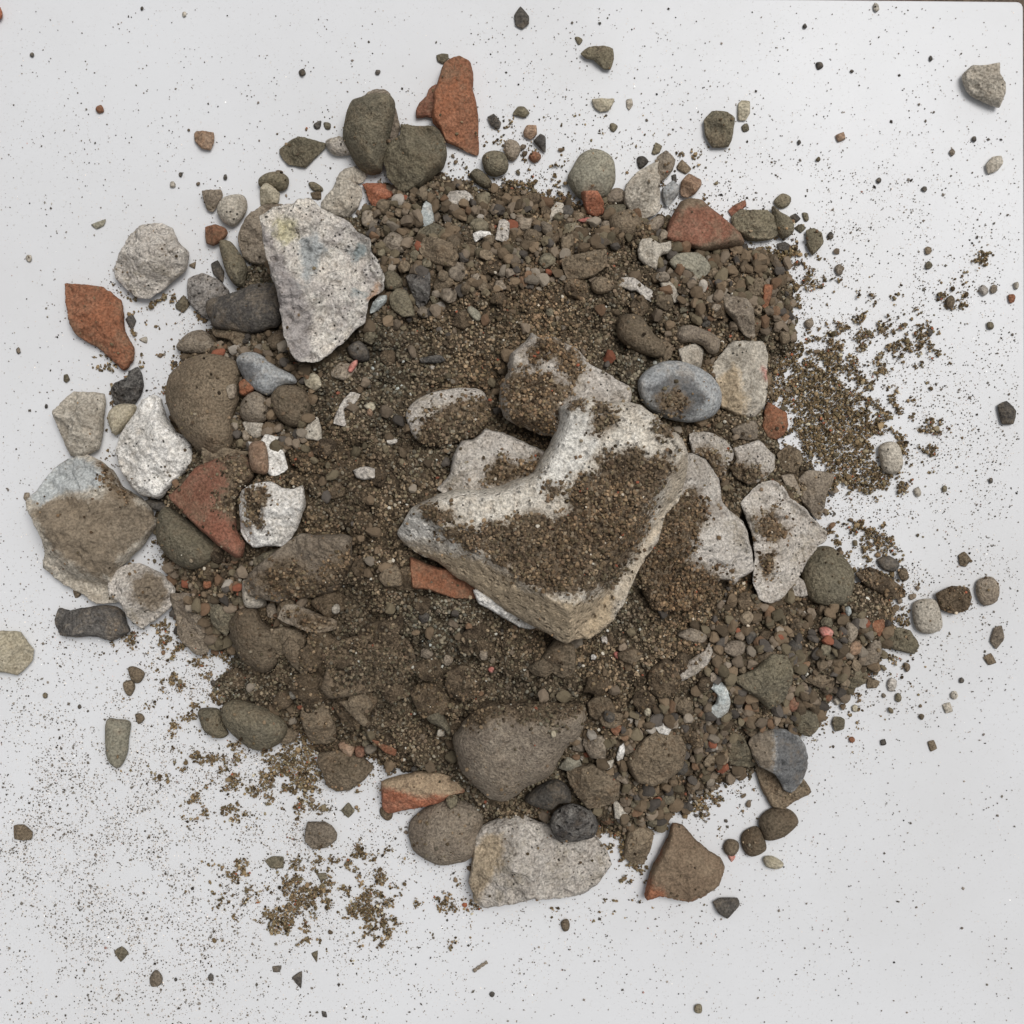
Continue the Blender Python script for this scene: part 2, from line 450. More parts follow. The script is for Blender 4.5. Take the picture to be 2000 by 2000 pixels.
PCOL = {'f': (0.205, 0.160, 0.110), 'g': (0.50, 0.395, 0.265), 'h': (0.62, 0.53, 0.41), 'c': (0.60, 0.55, 0.36), 'b': (0.46, 0.485, 0.485), 'p': (0.55, 0.22, 0.18), 'd': (0.12, 0.12, 0.12), 'o': (0.48, 0.30, 0.19), 'w': (0.90, 0.87, 0.80), 'v': (0.40, 0.365, 0.35)}  # v: weathered grey that also paints shade onto the crag's left facet
LAND = []      # (phrase, plan centre, size)
ITEMS = []     # every stone: object, mat key, centre, size, shape word, had label
stone_id = [2]

def stone(poly, mat, t=None, label=None, short=None, style='a', q=0.62, sink=0.13, lift=0.0, dirt=(), cuts=(), name=None, cat=None,
          group=None, ew=None, nf=None, tilt=None, rough=1.0, pats=()):
    seed = stone_id[0] * 7 + 11
    rg = random.Random(seed)
    P = np.array(poly, float)
    c0 = P.mean(0)
    x, y = P[:, 0], P[:, 1]
    area = abs(np.sum(x * np.roll(y, -1) - y * np.roll(x, -1))) / 2
    size = math.sqrt(area)
    if t is None: t = size * (0.62 if style == 'r' else 0.5)
    # guess height, then move plan outline so that the perspective puts it where it is seen
    zg = max(0, float(zat(*c0))) + lift + t * 0.35
    k = 1 - zg / CH
    Q = (P - 1000) * k + 1000
    step = min(3.4, max(1.8, size / 48))
    sm = 1.0 if style == 'r' else 0.35
    B = resample(Q, step, sm)
    # ragged outline
    n = len(B)
    tan = np.roll(B, -1, 0) - np.roll(B, 1, 0)
    nor = np.stack([tan[:, 1], -tan[:, 0]], 1) / (np.linalg.norm(tan, axis=1, keepdims=True) + 1e-9)
    amp = {'r': 0.006, 'a': 0.022, 'b': 0.012}[style] * size * rough
    amp = min(amp, 4.5)
    nz = fbm(B[:, 0] / (size * .12 + 4), B[:, 1] / (size * .12 + 4), seed, 4, .6)
    B = B + nor * (nz * amp)[:, None]
    Bl = [tuple(p) for p in B]
    # support plane below the footprint
    sl = cells(B[:, 0].min(), B[:, 0].max(), B[:, 1].min(), B[:, 1].max())
    X, Y = gx[sl], gy[sl]
    ins = inside(X, Y, Bl)
    xs, ys = X[ins], Y[ins]
    cx, cy = B.mean(0)
    zs = np.maximum(Z[sl][ins], 0)
    if len(xs) > 8:
        Am = np.stack([xs - cx, ys - cy, np.ones_like(xs)], 1)
        co = np.linalg.lstsq(Am, zs, rcond=None)[0]
        a, b_ = co[0] * 0.8, co[1] * 0.8
        L = math.hypot(a, b_)
        if L > 0.35: a *= 0.35 / L; b_ *= 0.35 / L
        if tilt is not None: a, b_ = tilt
        off = np.quantile(zs - (a * (xs - cx) + b_ * (ys - cy)), q)
        if zs.max() < 2: a = b_ = off = 0.0; sink = 0.02
    else:
        a = b_ = 0.0; off = float(zs.mean()) if len(zs) else 0.0
    low = 0.34 * t
    base = off - sink * t + lift
    rim = base + low
    T = t - low
    # facet planes
    d_all = edist(B[:, 0] * 0 + cx, B[:, 1] * 0 + cy, Bl)
    facets = []
    K = nf if nf is not None else {'r': 0, 'a': 6, 'b': 1}[style]
    for i in range(K):
        an = (i + rg.random() * .8) * 2 * math.pi / max(K, 1)
        facets.append((math.cos(an), math.sin(an), rg.uniform(.25, .95) * T / (size * .55), T * rg.uniform(.72, 1.0)))
    EW = ew if ew is not None else {'r': 1.0, 'a': 0.5, 'b': 0.16}[style]
    if style == 'r' and ew is None:
        EW = 0.95
    # max inner distance
    gx2, gy2 = np.meshgrid(np.linspace(B[:, 0].min(), B[:, 0].max(), 18), np.linspace(B[:, 1].min(), B[:, 1].max(), 18))
    di = np.where(inside(gx2, gy2, Bl), edist(gx2, gy2, Bl[::max(1, n // 60)]), 0)
    Dm = max(di.max(), 1.0)
    CU = []
    for cu in cuts:
        (ax, ay), (bx, by), slope, hh = cu
        A_ = (np.array([ax, ay]) - 1000) * k + 1000; B_ = (np.array([bx, by]) - 1000) * k + 1000
        dv = (B_ - A_) / np.linalg.norm(B_ - A_)
        CU.append((A_, np.array([-dv[1], dv[0]]), slope, hh))
    def top(px, py, d):
        u = np.clip(d / (Dm * EW), 0, 1)
        e = 2.0 if style != 'a' else 1.7
        z = T * (1 - (1 - u) ** e) ** (1 / e)
        if style == 'b': z = T * np.clip(d / (Dm * EW), 0, 1) ** .6
        for (fx, fy, s_, hh) in facets:
            z = np.minimum(z, hh - s_ * ((px - cx) * fx + (py - cy) * fy) + T * .04 * np.sin(px * .05 + seed))
        for (A_, nv, slope, hh) in CU:
            sd_ = (px - A_[0]) * nv[0] + (py - A_[1]) * nv[1]
            z = np.minimum(z, hh + slope * sd_)
        z = np.maximum(z, T * 0.04 * u)
        na = {'r': 0.034, 'a': 0.065, 'b': 0.03}[style] * rough * min(size, 150)
        z = z + na * fbm(px / (size * .22 + 3), py / (size * .22 + 3), seed + 3, 5, .55) * np.clip(d / 6, 0, 1)
        if style == 'r' and size > 60:
            z = z + (fbm(px / 20, py / 20, seed + 9, 4, .6) * 2.2 - np.clip(fbm(px / 13, py / 13, seed + 31, 3, .6) - .35, 0, 1) * 9) * np.clip(d / 8, 0, 1)
        if style == 'a':
            rd = 1 - np.abs(fbm(px / 26, py / 26, seed + 9, 4, .6)) * 2.2
            if mat in ('lime', 'crag', 'greyp', 'white', 'brown', 'taup', 'clod', 'olive') and size > 40:
                q_ = fbm(px / (size * .30 + 6), py / (size * .24 + 6), seed + 20, 4, .5) * 4.2
                fl = np.floor(q_); fr = q_ - fl
                z = z + (fl + np.clip((fr - .72) / .28, 0, 1) ** 1.2) * min(size * .035, 6.5) * rough * np.clip(d / 10, 0, 1)
            z = z + (rd * 3.6 + fbm(px / 9, py / 9, seed + 10, 2) * 1.7) * rough * min(1, size / 90) * np.clip(d / 8, 0, 1)
        return z
    # points
    hx = np.arange(B[:, 0].min(), B[:, 0].max(), step); hy = np.arange(B[:, 1].min(), B[:, 1].max(), step * .87)
    HX, HY = np.meshgrid(hx, hy); HX = HX + (np.arange(len(hy)) % 2)[:, None] * step * .5
    HX = HX.ravel() + rng.uniform(-.25, .25, HX.size) * step; HY = HY.ravel() + rng.uniform(-.25, .25, HY.size) * step
    di = edist(HX, HY, Bl)
    kp = inside(HX, HY, Bl) & (di > step * .55)
    HX, HY, di = HX[kp], HY[kp], di[kp]
    pts = [Vector((float(p[0]), float(p[1]))) for p in B] + [Vector((float(x_), float(y_))) for x_, y_ in zip(HX, HY)]
    vo, eo, fo, ov, oe, of = geometry.delaunay_2d_cdt(pts, [], [list(range(n))], 1, 1e-4)
    vx = np.array([v[0] for v in vo]); vy = np.array([v[1] for v in vo])
    dd = edist(vx, vy, Bl); dd[dd < 1e-3] = 0
    pl = a * (vx - cx) + b_ * (vy - cy)
    zt = rim + pl + top(vx, vy, dd)
    ub = np.clip(dd / (Dm * .9), 0, 1)
    zb = rim + pl - low * (1 - (1 - ub) ** 2.2) ** (1 / 2.2)
    rimmask = dd <= 0
    zt[rimmask] = (rim + pl)[rimmask] + low * 0.12 * vn(vx[rimmask] / 9, vy[rimmask] / 9, seed)
    V = []
    nv = len(vx)
    ob = (cx, cy)
    zb0 = max(0.0, rim - low)
    for i in range(nv): V.append(((vx[i] - cx) * S, (cy - vy[i]) * S, (zt[i] - zb0) * S))
    bmap = {}
    for i in range(nv):
        if rimmask[i]: bmap[i] = i
        else:
            bmap[i] = len(V); V.append(((vx[i] - cx) * S, (cy - vy[i]) * S, (min(zb[i], zt[i] - .5) - zb0) * S))
    F = []
    for f in fo:
        A2 = sum((vx[f[j]] * vy[f[(j + 1) % len(f)]] - vx[f[(j + 1) % len(f)]] * vy[f[j]]) for j in range(len(f)))
        f = list(f)
        if A2 > 0: f.reverse()          # y is flipped
        F.append(f)
        if not all(rimmask[i] for i in f): F.append([bmap[i] for i in reversed(f)])
    isb = mat in ('brick', 'redb', 'vivid', 'pink')
    if name is None:
        name = ('brick_fragment' if isb and size > 22 else 'brick_chip' if isb else 'rock' if size > 85 else 'stone' if size > 38 else 'pebble')
    if cat is None:
        cat = {'brick_fragment': 'brick fragment', 'brick_chip': 'brick chip'}.get(name, name.replace('_', ' '))
    o = plain_mesh(name, V, F, M[mat], smooth=True, loc=((cx - 1000) * S, (1000 - cy) * S, zb0 * S))
    # soil, stains and painted facet shade as attributes, looked up in seen coordinates
    da = np.zeros(len(V))
    pc = np.zeros((len(V), 4))
    if dirt or pats:
        zz_ = np.array([v[2] for v in V]) / S + zb0
        wx = np.array([v[0] for v in V]) / S + cx; wy = cy - np.array([v[1] for v in V]) / S
        sx = 1000 + (wx - 1000) / (1 - zz_ / CH); sy = 1000 + (wy - 1000) / (1 - zz_ / CH)
        for dp in dirt:
            sdist = edist(sx, sy, dp) * np.where(inside(sx, sy, dp), 1, -1)
            da = np.maximum(da, np.clip(0.5 + sdist / 34, 0, 1))
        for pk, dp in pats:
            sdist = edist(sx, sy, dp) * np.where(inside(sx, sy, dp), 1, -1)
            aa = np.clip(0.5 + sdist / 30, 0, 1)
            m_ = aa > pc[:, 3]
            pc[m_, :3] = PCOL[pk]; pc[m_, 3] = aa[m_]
    at = o.data.attributes.new('dirt', 'FLOAT', 'POINT'); at.data.foreach_set('value', da)
    at = o.data.attributes.new('patch', 'FLOAT_COLOR', 'POINT'); at.data.foreach_set('color', pc.ravel())
    # raster update
    dgr = edist(X, Y, Bl)
    zr = rim + a * (X - cx) + b_ * (Y - cy) + top(X, Y, dgr)
    up = ins & (zr > Z[sl])
    sid = stone_id[0]; stone_id[0] += 1
    zc = Z[sl].copy(); zc[up] = zr[up]; Z[sl] = zc
    ic = ID[sl].copy(); ic[up] = sid; ID[sl] = ic
    asp = (P.max(0) - P.min(0)); r_ = max(asp) / max(min(asp), 1)
    shape = 'elongated' if r_ > 1.7 else 'rounded' if style == 'r' else 'angular' if style == 'a' else 'flat'
    o['category'] = cat
    if label: o['label'] = label
    ITEMS.append([o, mat, tuple(c0), size, shape, bool(label), name])
    if short: LAND.append((short, tuple(c0), size))
    STONES[sid] = list(dirt)
    SPR[sid] = {'brown': .05, 'olive': .03, 'taup': .035, 'clod': .45, 'brick': .02, 'redb': .02, 'lime': .015, 'white': .008}.get(mat, .008) * (1 if size > 30 else .3)
    return o
STONES = {}
SPR = {}

# ------------------------------------------------------------------ stone table, lowest first
# region | outline | material | style | options | label @ landmark phrase
TABLE = """
W|-75,12 -20,8 1,14 3,28 -4,36 -60,40|vivid|a|t=40|red brick piece cut off by the left frame edge at the top
A|700,1270 770,1215 870,1200 930,1230 960,1300 1015,1360 1010,1440 950,1500 880,1560 800,1610 740,1605 680,1560 620,1500 612,1440 640,1390 665,1330|lime|a|t=75|round knobbly pale limestone lying alone on the board at upper left @the lone knobbly pale rock
W|122,535 190,540 230,568 237,625 254,660 252,680 240,697 232,699 190,660 140,630 128,590|brick|a|t=34 ew=.16 nf=3 rough=1.4|long terracotta shard lying alone on the board at the left @the lone left terracotta shard
A|1010,1500 1090,1470 1170,1500 1230,1560 1240,1600 1200,1690 1110,1720 1060,1680 1010,1620|spk|a||white stone crusted with dark crumbs beside the lone pale rock @the dark crusted white stone
E|240,640 290,610 340,700 330,780 260,720|dark|a||
E|300,470 370,460 430,520 510,650 505,740 480,810 420,800 360,720 320,600|olive|r|t=40 lift=10|oblong olive stone leaning left of the big craggy pale rock @the oblong olive stone
E|195,360 280,340 350,370 370,410 330,460 260,505 200,480|brick|a|t=30 lift=5|small terracotta lump at the top of the oblong olive stone
E|250,1130 580,1180 620,1260 480,1290 380,1220 280,1190|brown|a||flat brown stone half hidden under the dark flat stone
E|210,900 350,870 480,830 560,800 700,795 780,830 800,940 790,1120 700,1150 580,1180 400,1150 260,1120 225,1050 190,980|dark|r|t=52 lift=18|smooth dark flat stone left of the big craggy pale rock @the smooth dark flat stone
E|175,90 310,75 330,120 290,200 250,250 210,230 185,160|taup|a|t=32|
E|285,220 340,140 450,115 500,140 515,210 480,290 410,355 340,330 300,280|greyp|r|t=42|round pale grey pebble above the oblong olive stone
A|1395,970 1440,935 1510,928 1555,960 1550,1010 1510,1030 1450,1010 1400,1005|olive|r|t=32|smooth olive oval pebble on the board above the craggy pale rock
E|610,80 660,30 720,60 760,110 740,180 610,190|cream|a|t=30|cream wedge stone against the top of the big craggy pale rock
B|530,870 640,840 720,880 720,970 600,980 540,930|lime|r|t=30|
B|820,590 830,510 880,480 960,475 1010,510 1030,570 1060,640 1090,780 1040,870 900,850|taup|a|t=60|mottled brown stone capping the top of the tall olive boulder
B|670,720 720,600 800,570 900,550 1020,570 1060,620 1055,700 1030,800 1000,900 1000,960 960,1040 940,1100 850,1110 760,1050 700,950 650,850|olive|r|t=85|tall soil coated olive boulder near the top left of the heap @the tall olive boulder
B|1360,440 1310,470 1280,540 1230,590 1205,640 1210,700 1280,690 1340,700 1450,680 1450,520|redb|a|t=30|dark red brick flake tucked under the tall terracotta shard
B|1420,290 1490,250 1540,235 1620,270 1640,350 1635,460 1660,560 1680,700 1680,850 1675,970 1640,965 1550,930 1440,880 1420,850 1390,790 1330,740 1330,640 1340,520 1370,430 1390,350|brick|b|t=42 ew=.16 rough=1.5|tall tapering terracotta shard at the top edge of the heap @the tall terracotta shard
B|950,920 1080,830 1090,740 1180,735 1340,740 1400,800 1430,880 1440,960 1410,1080 1330,1150 1230,1230 1130,1270 1080,1270 1040,1200 990,1150 970,1050 950,1000|olive|a|t=85 lift=10 q=.7|blocky soil coated olive boulder right of the tall olive boulder @the blocky olive boulder
B|170,930 240,870 320,832 520,880 520,920 440,1000 370,1070 240,1045 190,990|olive|a|t=34|dark olive six sided stone alone left of the tall olive boulder @the six sided olive stone
B|600,1160 660,1080 740,1060 830,1100 830,1140 800,1180 700,1200 620,1200|greyp|a|t=40|grey stone below the tall olive boulder
B|395,1190 440,1180 500,1220 500,1250 430,1245|olive|r||
B|410,1260 490,1250 490,1310 430,1310|brown|a||
B|1360,225 1400,210 1450,215 1455,250 1410,290 1370,270|olive|a||
E|600,195 680,180 780,185 760,400 740,450 740,600 650,655 560,640 480,590 445,500 440,430 480,320 540,240|taup|a|t=60|curved shell like taupe stone peeking out left of the craggy pale rock
E|1440,960 1500,870 1560,860 1555,920 1500,980 1440,1010|ice|a|t=40|
E|1060,170 1150,80 1190,15 1300,10 1370,50 1380,110 1350,200 1270,285 1180,280 1080,240|greyp|a|t=60|light grey blocky stone touching the upper right of the craggy pale rock @the light grey blocky stone
B|795,1190 830,1175 970,1185 1040,1260 1030,1290 920,1370 895,1390 850,1320 825,1240|vivid|a|t=40 lift=6|bright orange brick lump under the blocky olive boulder @the bright orange brick lump
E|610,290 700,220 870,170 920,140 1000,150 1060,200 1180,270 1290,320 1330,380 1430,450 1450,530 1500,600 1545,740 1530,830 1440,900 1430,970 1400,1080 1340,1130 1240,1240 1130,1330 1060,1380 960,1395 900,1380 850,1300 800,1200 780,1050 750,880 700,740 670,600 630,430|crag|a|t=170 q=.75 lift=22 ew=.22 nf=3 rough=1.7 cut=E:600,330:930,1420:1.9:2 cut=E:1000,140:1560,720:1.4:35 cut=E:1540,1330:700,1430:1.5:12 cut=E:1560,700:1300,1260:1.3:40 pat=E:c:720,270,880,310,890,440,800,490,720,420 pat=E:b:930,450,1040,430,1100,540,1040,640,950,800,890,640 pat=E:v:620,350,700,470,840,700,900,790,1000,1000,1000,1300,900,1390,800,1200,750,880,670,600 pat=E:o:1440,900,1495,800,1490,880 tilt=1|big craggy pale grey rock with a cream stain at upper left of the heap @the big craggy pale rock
C|850,1050 890,980 950,940 1030,930 1110,960 1160,1020 1170,1110 1165,1180 1120,1260 1090,1290 1000,1310 900,1300 830,1220 805,1140|khaki|r|t=62|smooth round khaki cobble at the top edge of the heap @the round khaki cobble
C|1100,1280 1160,1225 1230,1240 1260,1330 1110,1340|taup|r||
C|1080,1400 1110,1350 1250,1340 1230,1420 1090,1450|olive|a||
C|1480,990 1550,940 1620,1010 1600,1090 1530,1170 1480,1170 1480,1060|taup|a|t=36|
C|1450,1030 1500,1015 1505,1150 1510,1380 1460,1430 1370,1450 1280,1400 1230,1340 1240,1210 1320,1110 1380,1070|greyp|a|t=46 lift=8|pale speckled wedge stone right of the round khaki cobble @the pale speckled wedge
C|910,1260 1030,1260 1080,1350 1060,1430 1020,1450 950,1420 920,1340|vivid|b|t=40 lift=10 ew=.3|orange brick piece leaning on the round khaki cobble
C|880,1470 950,1450 1010,1455 960,1495 900,1490|pink|a||pink sliver just below the orange brick at the khaki cobble
C|1660,1180 1720,1115 1810,1160 1820,1200 1770,1270 1710,1300 1660,1280|peach|a|t=38|peach coloured stone above the large flat red brick
C|1520,1230 1600,1170 1650,1210 1640,1280 1560,1370 1520,1300|slate|a|t=30|
C|1590,1130 1625,1120 1630,1180 1600,1190|dark|a||
I|1050,430 1110,380 1180,350 1190,390 1130,450 1080,475|redb|a||dark red brick chip at the right tip of the large flat red brick
I|1380,400 1440,440 1520,490 1550,570 1520,620 1450,640 1400,560|olive|r|t=34|
I|1080,470 1150,410 1200,420 1340,430 1420,480 1455,530 1440,600 1380,650 1290,660 1200,650 1100,580|olive|a|t=50|olive stone right beside the large flat red brick @the olive stone at the red brick
I|560,650 600,520 690,360 760,330 860,345 920,400 1000,460 1080,530 1150,600 1180,670 1150,700 1000,720 840,745 700,700 620,690|redb|b|t=40 lift=12 q=.7 ew=.22 pat=I:f:660,330,790,310,930,390,820,390,740,420,680,500 pat=I:f:1100,560,1200,680,1180,740,840,770,700,690,900,690,1040,640|large flat red brick wedge dusted brown at the upper right of the heap @the large flat red brick
I|1400,350 1460,300 1525,330 1510,390 1450,415 1405,385|olive|r||
I|1510,480 1560,450 1600,490 1560,525|dark|a||
I|1610,450 1650,450 1660,500 1630,510|olive|r||
I|1550,560 1600,530 1640,560 1600,600|olive|a||
I|1640,580 1700,560 1760,600 1770,680 1690,770 1645,700|olive|a|t=26|
I|1420,680 1480,665 1520,690 1510,740 1430,730|dark|a||
I|160,480 250,430 330,430 395,520 380,580 300,640 200,620 150,560|brown|r|t=40|round brown stone left below the pale speckled wedge
I|415,570 440,520 520,465 570,480 560,540 490,610 430,610|taup|r|t=26 lift=6|
I|400,650 470,640 530,680 620,660 625,720 590,760 540,780 500,890 430,870 370,810 360,730|greyp|a|t=30 lift=5|bent pale bone like stone below the large flat red brick @the bent pale stone
I|590,840 650,770 800,750 870,790 915,860 900,910 810,970 740,920 640,900|khaki|a|t=34 lift=2|
I|180,985 240,945 330,940 400,990 470,1040 490,1090 460,1130 400,1090 350,1050 300,1050 220,1010|lime|a|t=20 lift=4|white curved chip lying in the soil below the bent pale stone
I|530,975 600,960 650,1000 700,1100 640,1130 600,1060 550,1020|greyp|a|t=18 lift=4|
I|500,1070 630,1065 640,1150 580,1190 500,1150|brown|a|t=26|
I|650,1380 690,1310 780,1295 900,1340 980,1390 990,1440 960,1510 900,1510 850,1450 760,1430 680,1430|taup|r|t=32|curved sausage shaped grey brown stone above the blue grey cobble @the sausage shaped stone
I|205,1320 230,1240 300,1210 380,1220 440,1290 500,1380 560,1430 560,1530 500,1550 400,1520 300,1470 220,1400|brown|r|t=50 lift=14|brown egg shaped stone above the blue grey cobble @the brown egg shaped stone
I|540,1400 600,1410 645,1450 630,1540 570,1560 550,1480|brown|a|lift=6|
I|1000,1100 1080,1080 1180,1100 1240,1180 1260,1370 1230,1400 1170,1370 1080,1260 1010,1180|taup|a|t=42 lift=10|brown pointed stone with its tip down at the right of the heap @the brown pointed stone
I|1300,1010 1370,1005 1365,1080 1330,1190 1290,1170|brick|a|lift=6 t=16|thin upright terracotta sliver right of the brown pointed stone
W|1358,668 1380,645 1440,643 1450,665 1450,730 1445,765 1420,790 1380,785 1345,760 1342,720 1335,700|greyp|a|t=70 lift=2 pat=W:p:1438,694,1452,698,1458,718,1448,714 pat=W:g:1345,730,1385,690,1410,750,1400,800,1350,780|blocky pale stone with a small red mark right of the blue grey cobble @the blocky pale stone
I|670,1480 800,1430 870,1475 860,1560 840,1620 700,1600|greyp|a|t=30|small pale five sided stone at the top of the blue grey cobble
W|1200,722 1235,690 1280,683 1330,700 1358,728 1362,760 1345,785 1300,798 1250,790 1210,765|slate|r|t=62 lift=12 pat=W:d:1222,735,1265,705,1305,715,1332,755,1310,785,1250,782 dirt=W:1240,752,1275,742,1298,762,1280,782,1250,776|smooth oval blue grey cobble right of the topmost rock @the blue grey cobble
K|640,270 700,300 770,340 780,420 750,480 700,510 640,500 600,430|brick|a|t=30|
K|400,450 480,410 550,390 580,430 575,510 520,520 430,500|taup|a|t=28|
K|140,480 220,460 300,475 380,520 430,590 410,650 380,700 350,780 300,740 240,640 150,600|lime|a|t=50 dirt=K:200,560,280,560,350,650,360,760,300,720|pale stone with soil in its hollow right of the topmost rock @the hollow pale stone
K|400,570 500,540 570,515 640,580 675,620 670,700 620,750 560,780 500,800 420,760 380,700 420,640|lime|a|t=48 dirt=K:400,650,500,680,620,720,520,810,380,800|knobbly pale stone between the blocky pale stone and the long pale rock
K|700,600 780,540 850,580 860,660 800,720 730,700|brown|a|t=34|
K|720,740 800,730 840,850 760,850|taup|a||
K|810,780 900,700 1080,720 1070,780 1030,860 1020,930 980,1020 900,950 820,850|taup|a|t=42|brown angular stone at the right edge above the long pale rock
K|760,1480 830,1370 920,1440 930,1480 850,1500|lime|a|t=24|
K|430,910 520,820 580,775 650,770 720,810 760,880 860,940 920,1010 1010,1090 1010,1140 950,1190 880,1280 830,1370 760,1450 700,1520 640,1530 555,1500 515,1400 530,1290 520,1150 470,1010|lime|a|t=80 lift=14 cut=K:640,770:1010,1110:1.2:5 dirt=K:570,1000,690,970,720,1030,790,1070,770,1110,720,1140,640,1150,590,1110 dirt=K:600,1230,680,1220,690,1300,640,1370,600,1350|long pale rock with a soil patch at the right side of the heap @the long pale rock
K|850,1350 890,1250 960,1190 1050,1185 1130,1250 1180,1340 1170,1440 1120,1530 1030,1555 940,1540 880,1500 860,1420|olive|r|t=60|round grey olive cobble at the lower tip of the long pale rock @the round grey olive cobble
K|1190,1350 1290,1310 1400,1360 1500,1450 1510,1500 1450,1510 1350,1480 1250,1430|clod|a|t=36|
K|1330,1270 1400,1240 1470,1290 1440,1340 1370,1330|dark|r||
K|1460,1330 1510,1320 1530,1380 1490,1400|brown|r||
K|1560,1540 1650,1510 1710,1540 1740,1680 1680,1730 1600,1720 1560,1660|greyp|r|t=30|smooth pale grey pebble on the board at the far right beside a dark clod @the far right pale pebble
K|1700,1480 1800,1430 1900,1440 1930,1500 1900,1580 1820,1610 1730,1580|clod|a|t=34|dark brown soil clod on the board touching a pale grey pebble
W|1845,1095 1870,1088 1885,1105 1880,1135 1855,1142 1842,1120|taup|r|t=24|
K|1340,560 1390,525 1450,530 1480,580 1490,680 1440,730 1370,710 1350,650|greyp|r|t=30|pale grey pebble standing alone in the spilled soil at the right
K|1840,1240 1880,1215 1920,1260 1890,1310 1850,1300|brown|a||
K|1280,1650 1370,1640 1380,1700 1340,1750 1290,1710|brick|a|t=18|small terracotta nugget at the right tip of the heap @the right tip terracotta nugget
K|1380,1760 1450,1690 1540,1710 1600,1800 1570,1860 1500,1850 1400,1820|olive|a|t=30|
K|1120,1650 1190,1680 1190,1740 1130,1790 1110,1720|taup|r|t=20|
K|1220,1880 1270,1790 1350,1760 1360,1860 1320,1920 1230,1930|taup|a|t=26|
K|1130,1580 1160,1560 1175,1600 1150,1630|ice|r|t=12|
K|970,1700 1020,1690 1055,1720 1030,1760 985,1750|pink|r|t=14|pink round pebble near the right tip of the heap
K|1130,1810 1180,1770 1225,1800 1210,1850 1150,1860|peach|r|t=14|
K|360,1830 420,1780 500,1790 500,1850 430,1880|taup|r|t=18|
G|550,1330 640,1270 780,1230 800,1280 680,1380 560,1400|olive|a|t=40|
G|480,1500 520,1480 620,1580 640,1680 500,1680|greyp|r|t=36|
H|450,200 500,100 620,90 680,150 620,190 520,240 450,230|lime|a|t=22 lift=6|flat pale chip in the gravel below the blocky olive boulder @the flat pale chip
H|260,330 290,200 320,140 360,190 380,320 330,370|ice|a|t=20 lift=4|pale blue pointed chip in the gravel left of the flat pale chip
H|260,390 370,320 470,370 430,430 260,440|olive|a|t=22|
H|840,480 870,330 910,320 950,350 940,480 920,520 880,500|lime|a|t=16 lift=4|small pale tooth shaped chip in the upper gravel @the tooth shaped chip
H|665,420 720,390 800,400 815,450 740,450 690,480|white|a|t=14 lift=4|small white bone like chip left of the tooth shaped chip
H|1220,280 1300,170 1350,180 1370,240 1290,310 1250,330|greyp|a|t=16 lift=4|
H|260,540 300,440 400,450 520,500 570,600 540,680 420,670 320,620|brown|a|t=44|brown angular stone in the gravel below the flat pale chip
H|155,720 240,690 345,700 350,800 340,920 260,970 200,850|lava|a|t=42 lift=6|dark pitted cinder stone right of the craggy pale rock @the dark pitted cinder
H|50,880 100,830 180,850 230,980 240,1050 150,1060 70,1000 45,930|olive|a|t=36|
H|0,720 70,690 140,760 140,820 60,850 10,820|olive|r|t=28|
H|1330,600 1500,550 1680,520 1685,640 1600,720 1500,760 1380,740|brown|a|t=34|flat brown stone sunk in the soil above the topmost rock
H|1570,850 1560,780 1640,740 1730,800 1700,860 1620,880|brown|r|t=26|
H|625,980 650,950 720,1000 730,1060 690,1070 640,1020|khaki|r|t=12 lift=4|tan lens shaped pebble alone on the upper soil
H|270,1350 420,1330 470,1370 400,1395 280,1385|char|a|t=14 lift=4|thin dark slate shard alone on the soil left of centre
E|1530,470 1600,400 1680,430 1710,500 1690,570 1600,560 1540,510|taup|r|t=30|
E|1370,1140 1430,1090 1480,1160 1430,1220 1370,1200|olive|a|t=26|
E|1240,1250 1330,1190 1400,1260 1400,1340 1300,1345|dark|r|t=30|
E|1110,1420 1180,1350 1300,1370 1310,1440 1220,1500 1120,1470|taup|a|t=30|
E|1285,1450 1310,1390 1350,1370 1350,1410 1310,1470|pink|r|t=8 lift=6|small bright pink bar below the craggy pale rock
E|660,1220 740,1135 790,1150 830,1240 720,1300|brown|r|t=28|
F|400,400 490,300 560,250 700,255 790,270 795,350 780,460 770,600 740,690 640,740 530,740 470,600 430,500|greyp|a|t=60|upright pale grey block standing on the large slab at the left edge @the upright pale grey block
F|830,400 900,345 1020,350 1020,420 960,500 870,580 820,470|cream|r|t=40|
F|830,250 870,180 960,140 960,90 1030,60 1060,100 1080,200 1050,290 1000,350 860,350|lava|a|t=44|dark crusty lump above the white pitted rock @the dark crusty lump
F|190,1080 250,990 330,900 380,820 490,760 620,720 740,770 850,850 900,960 1000,1020 1100,1100 1180,1250 1120,1340 1030,1460 950,1530 870,1600 850,1680 870,1840 700,1850 560,1760 480,1720 360,1640 300,1580 310,1500 330,1360 280,1250 230,1170|greyp|a|t=120 ew=.45 cut=F:300,1450:900,1700:1.0:30 pat=F:b:230,1040,400,800,640,740,790,860,760,960,500,1010,300,1120 pat=F:f:250,1150,430,1030,620,1060,740,1070,850,960,1000,1050,1180,1150,1150,1300,900,1500,850,1650,700,1640,560,1560,400,1450,330,1350 dirt=F:760,780,850,850,900,960,1000,1020,960,1080,830,980|very large grey slab half coated with brown soil at the left edge @the large slab at the left
W|335,660 350,630 380,622 405,640 410,670|taup|r|t=36|
W|310,722 318,702 335,688 352,676 385,668 420,672 452,685 463,705 456,735 458,760 446,790 448,830 440,852 419,864 383,854 360,835 338,812 318,780 308,750|brown|r|t=80 lift=8|large rounded brown boulder on the left side of the heap @the rounded brown boulder
F|1030,1070 1110,1060 1225,1110 1210,1170 1130,1150 1060,1110|dark|r|t=22|
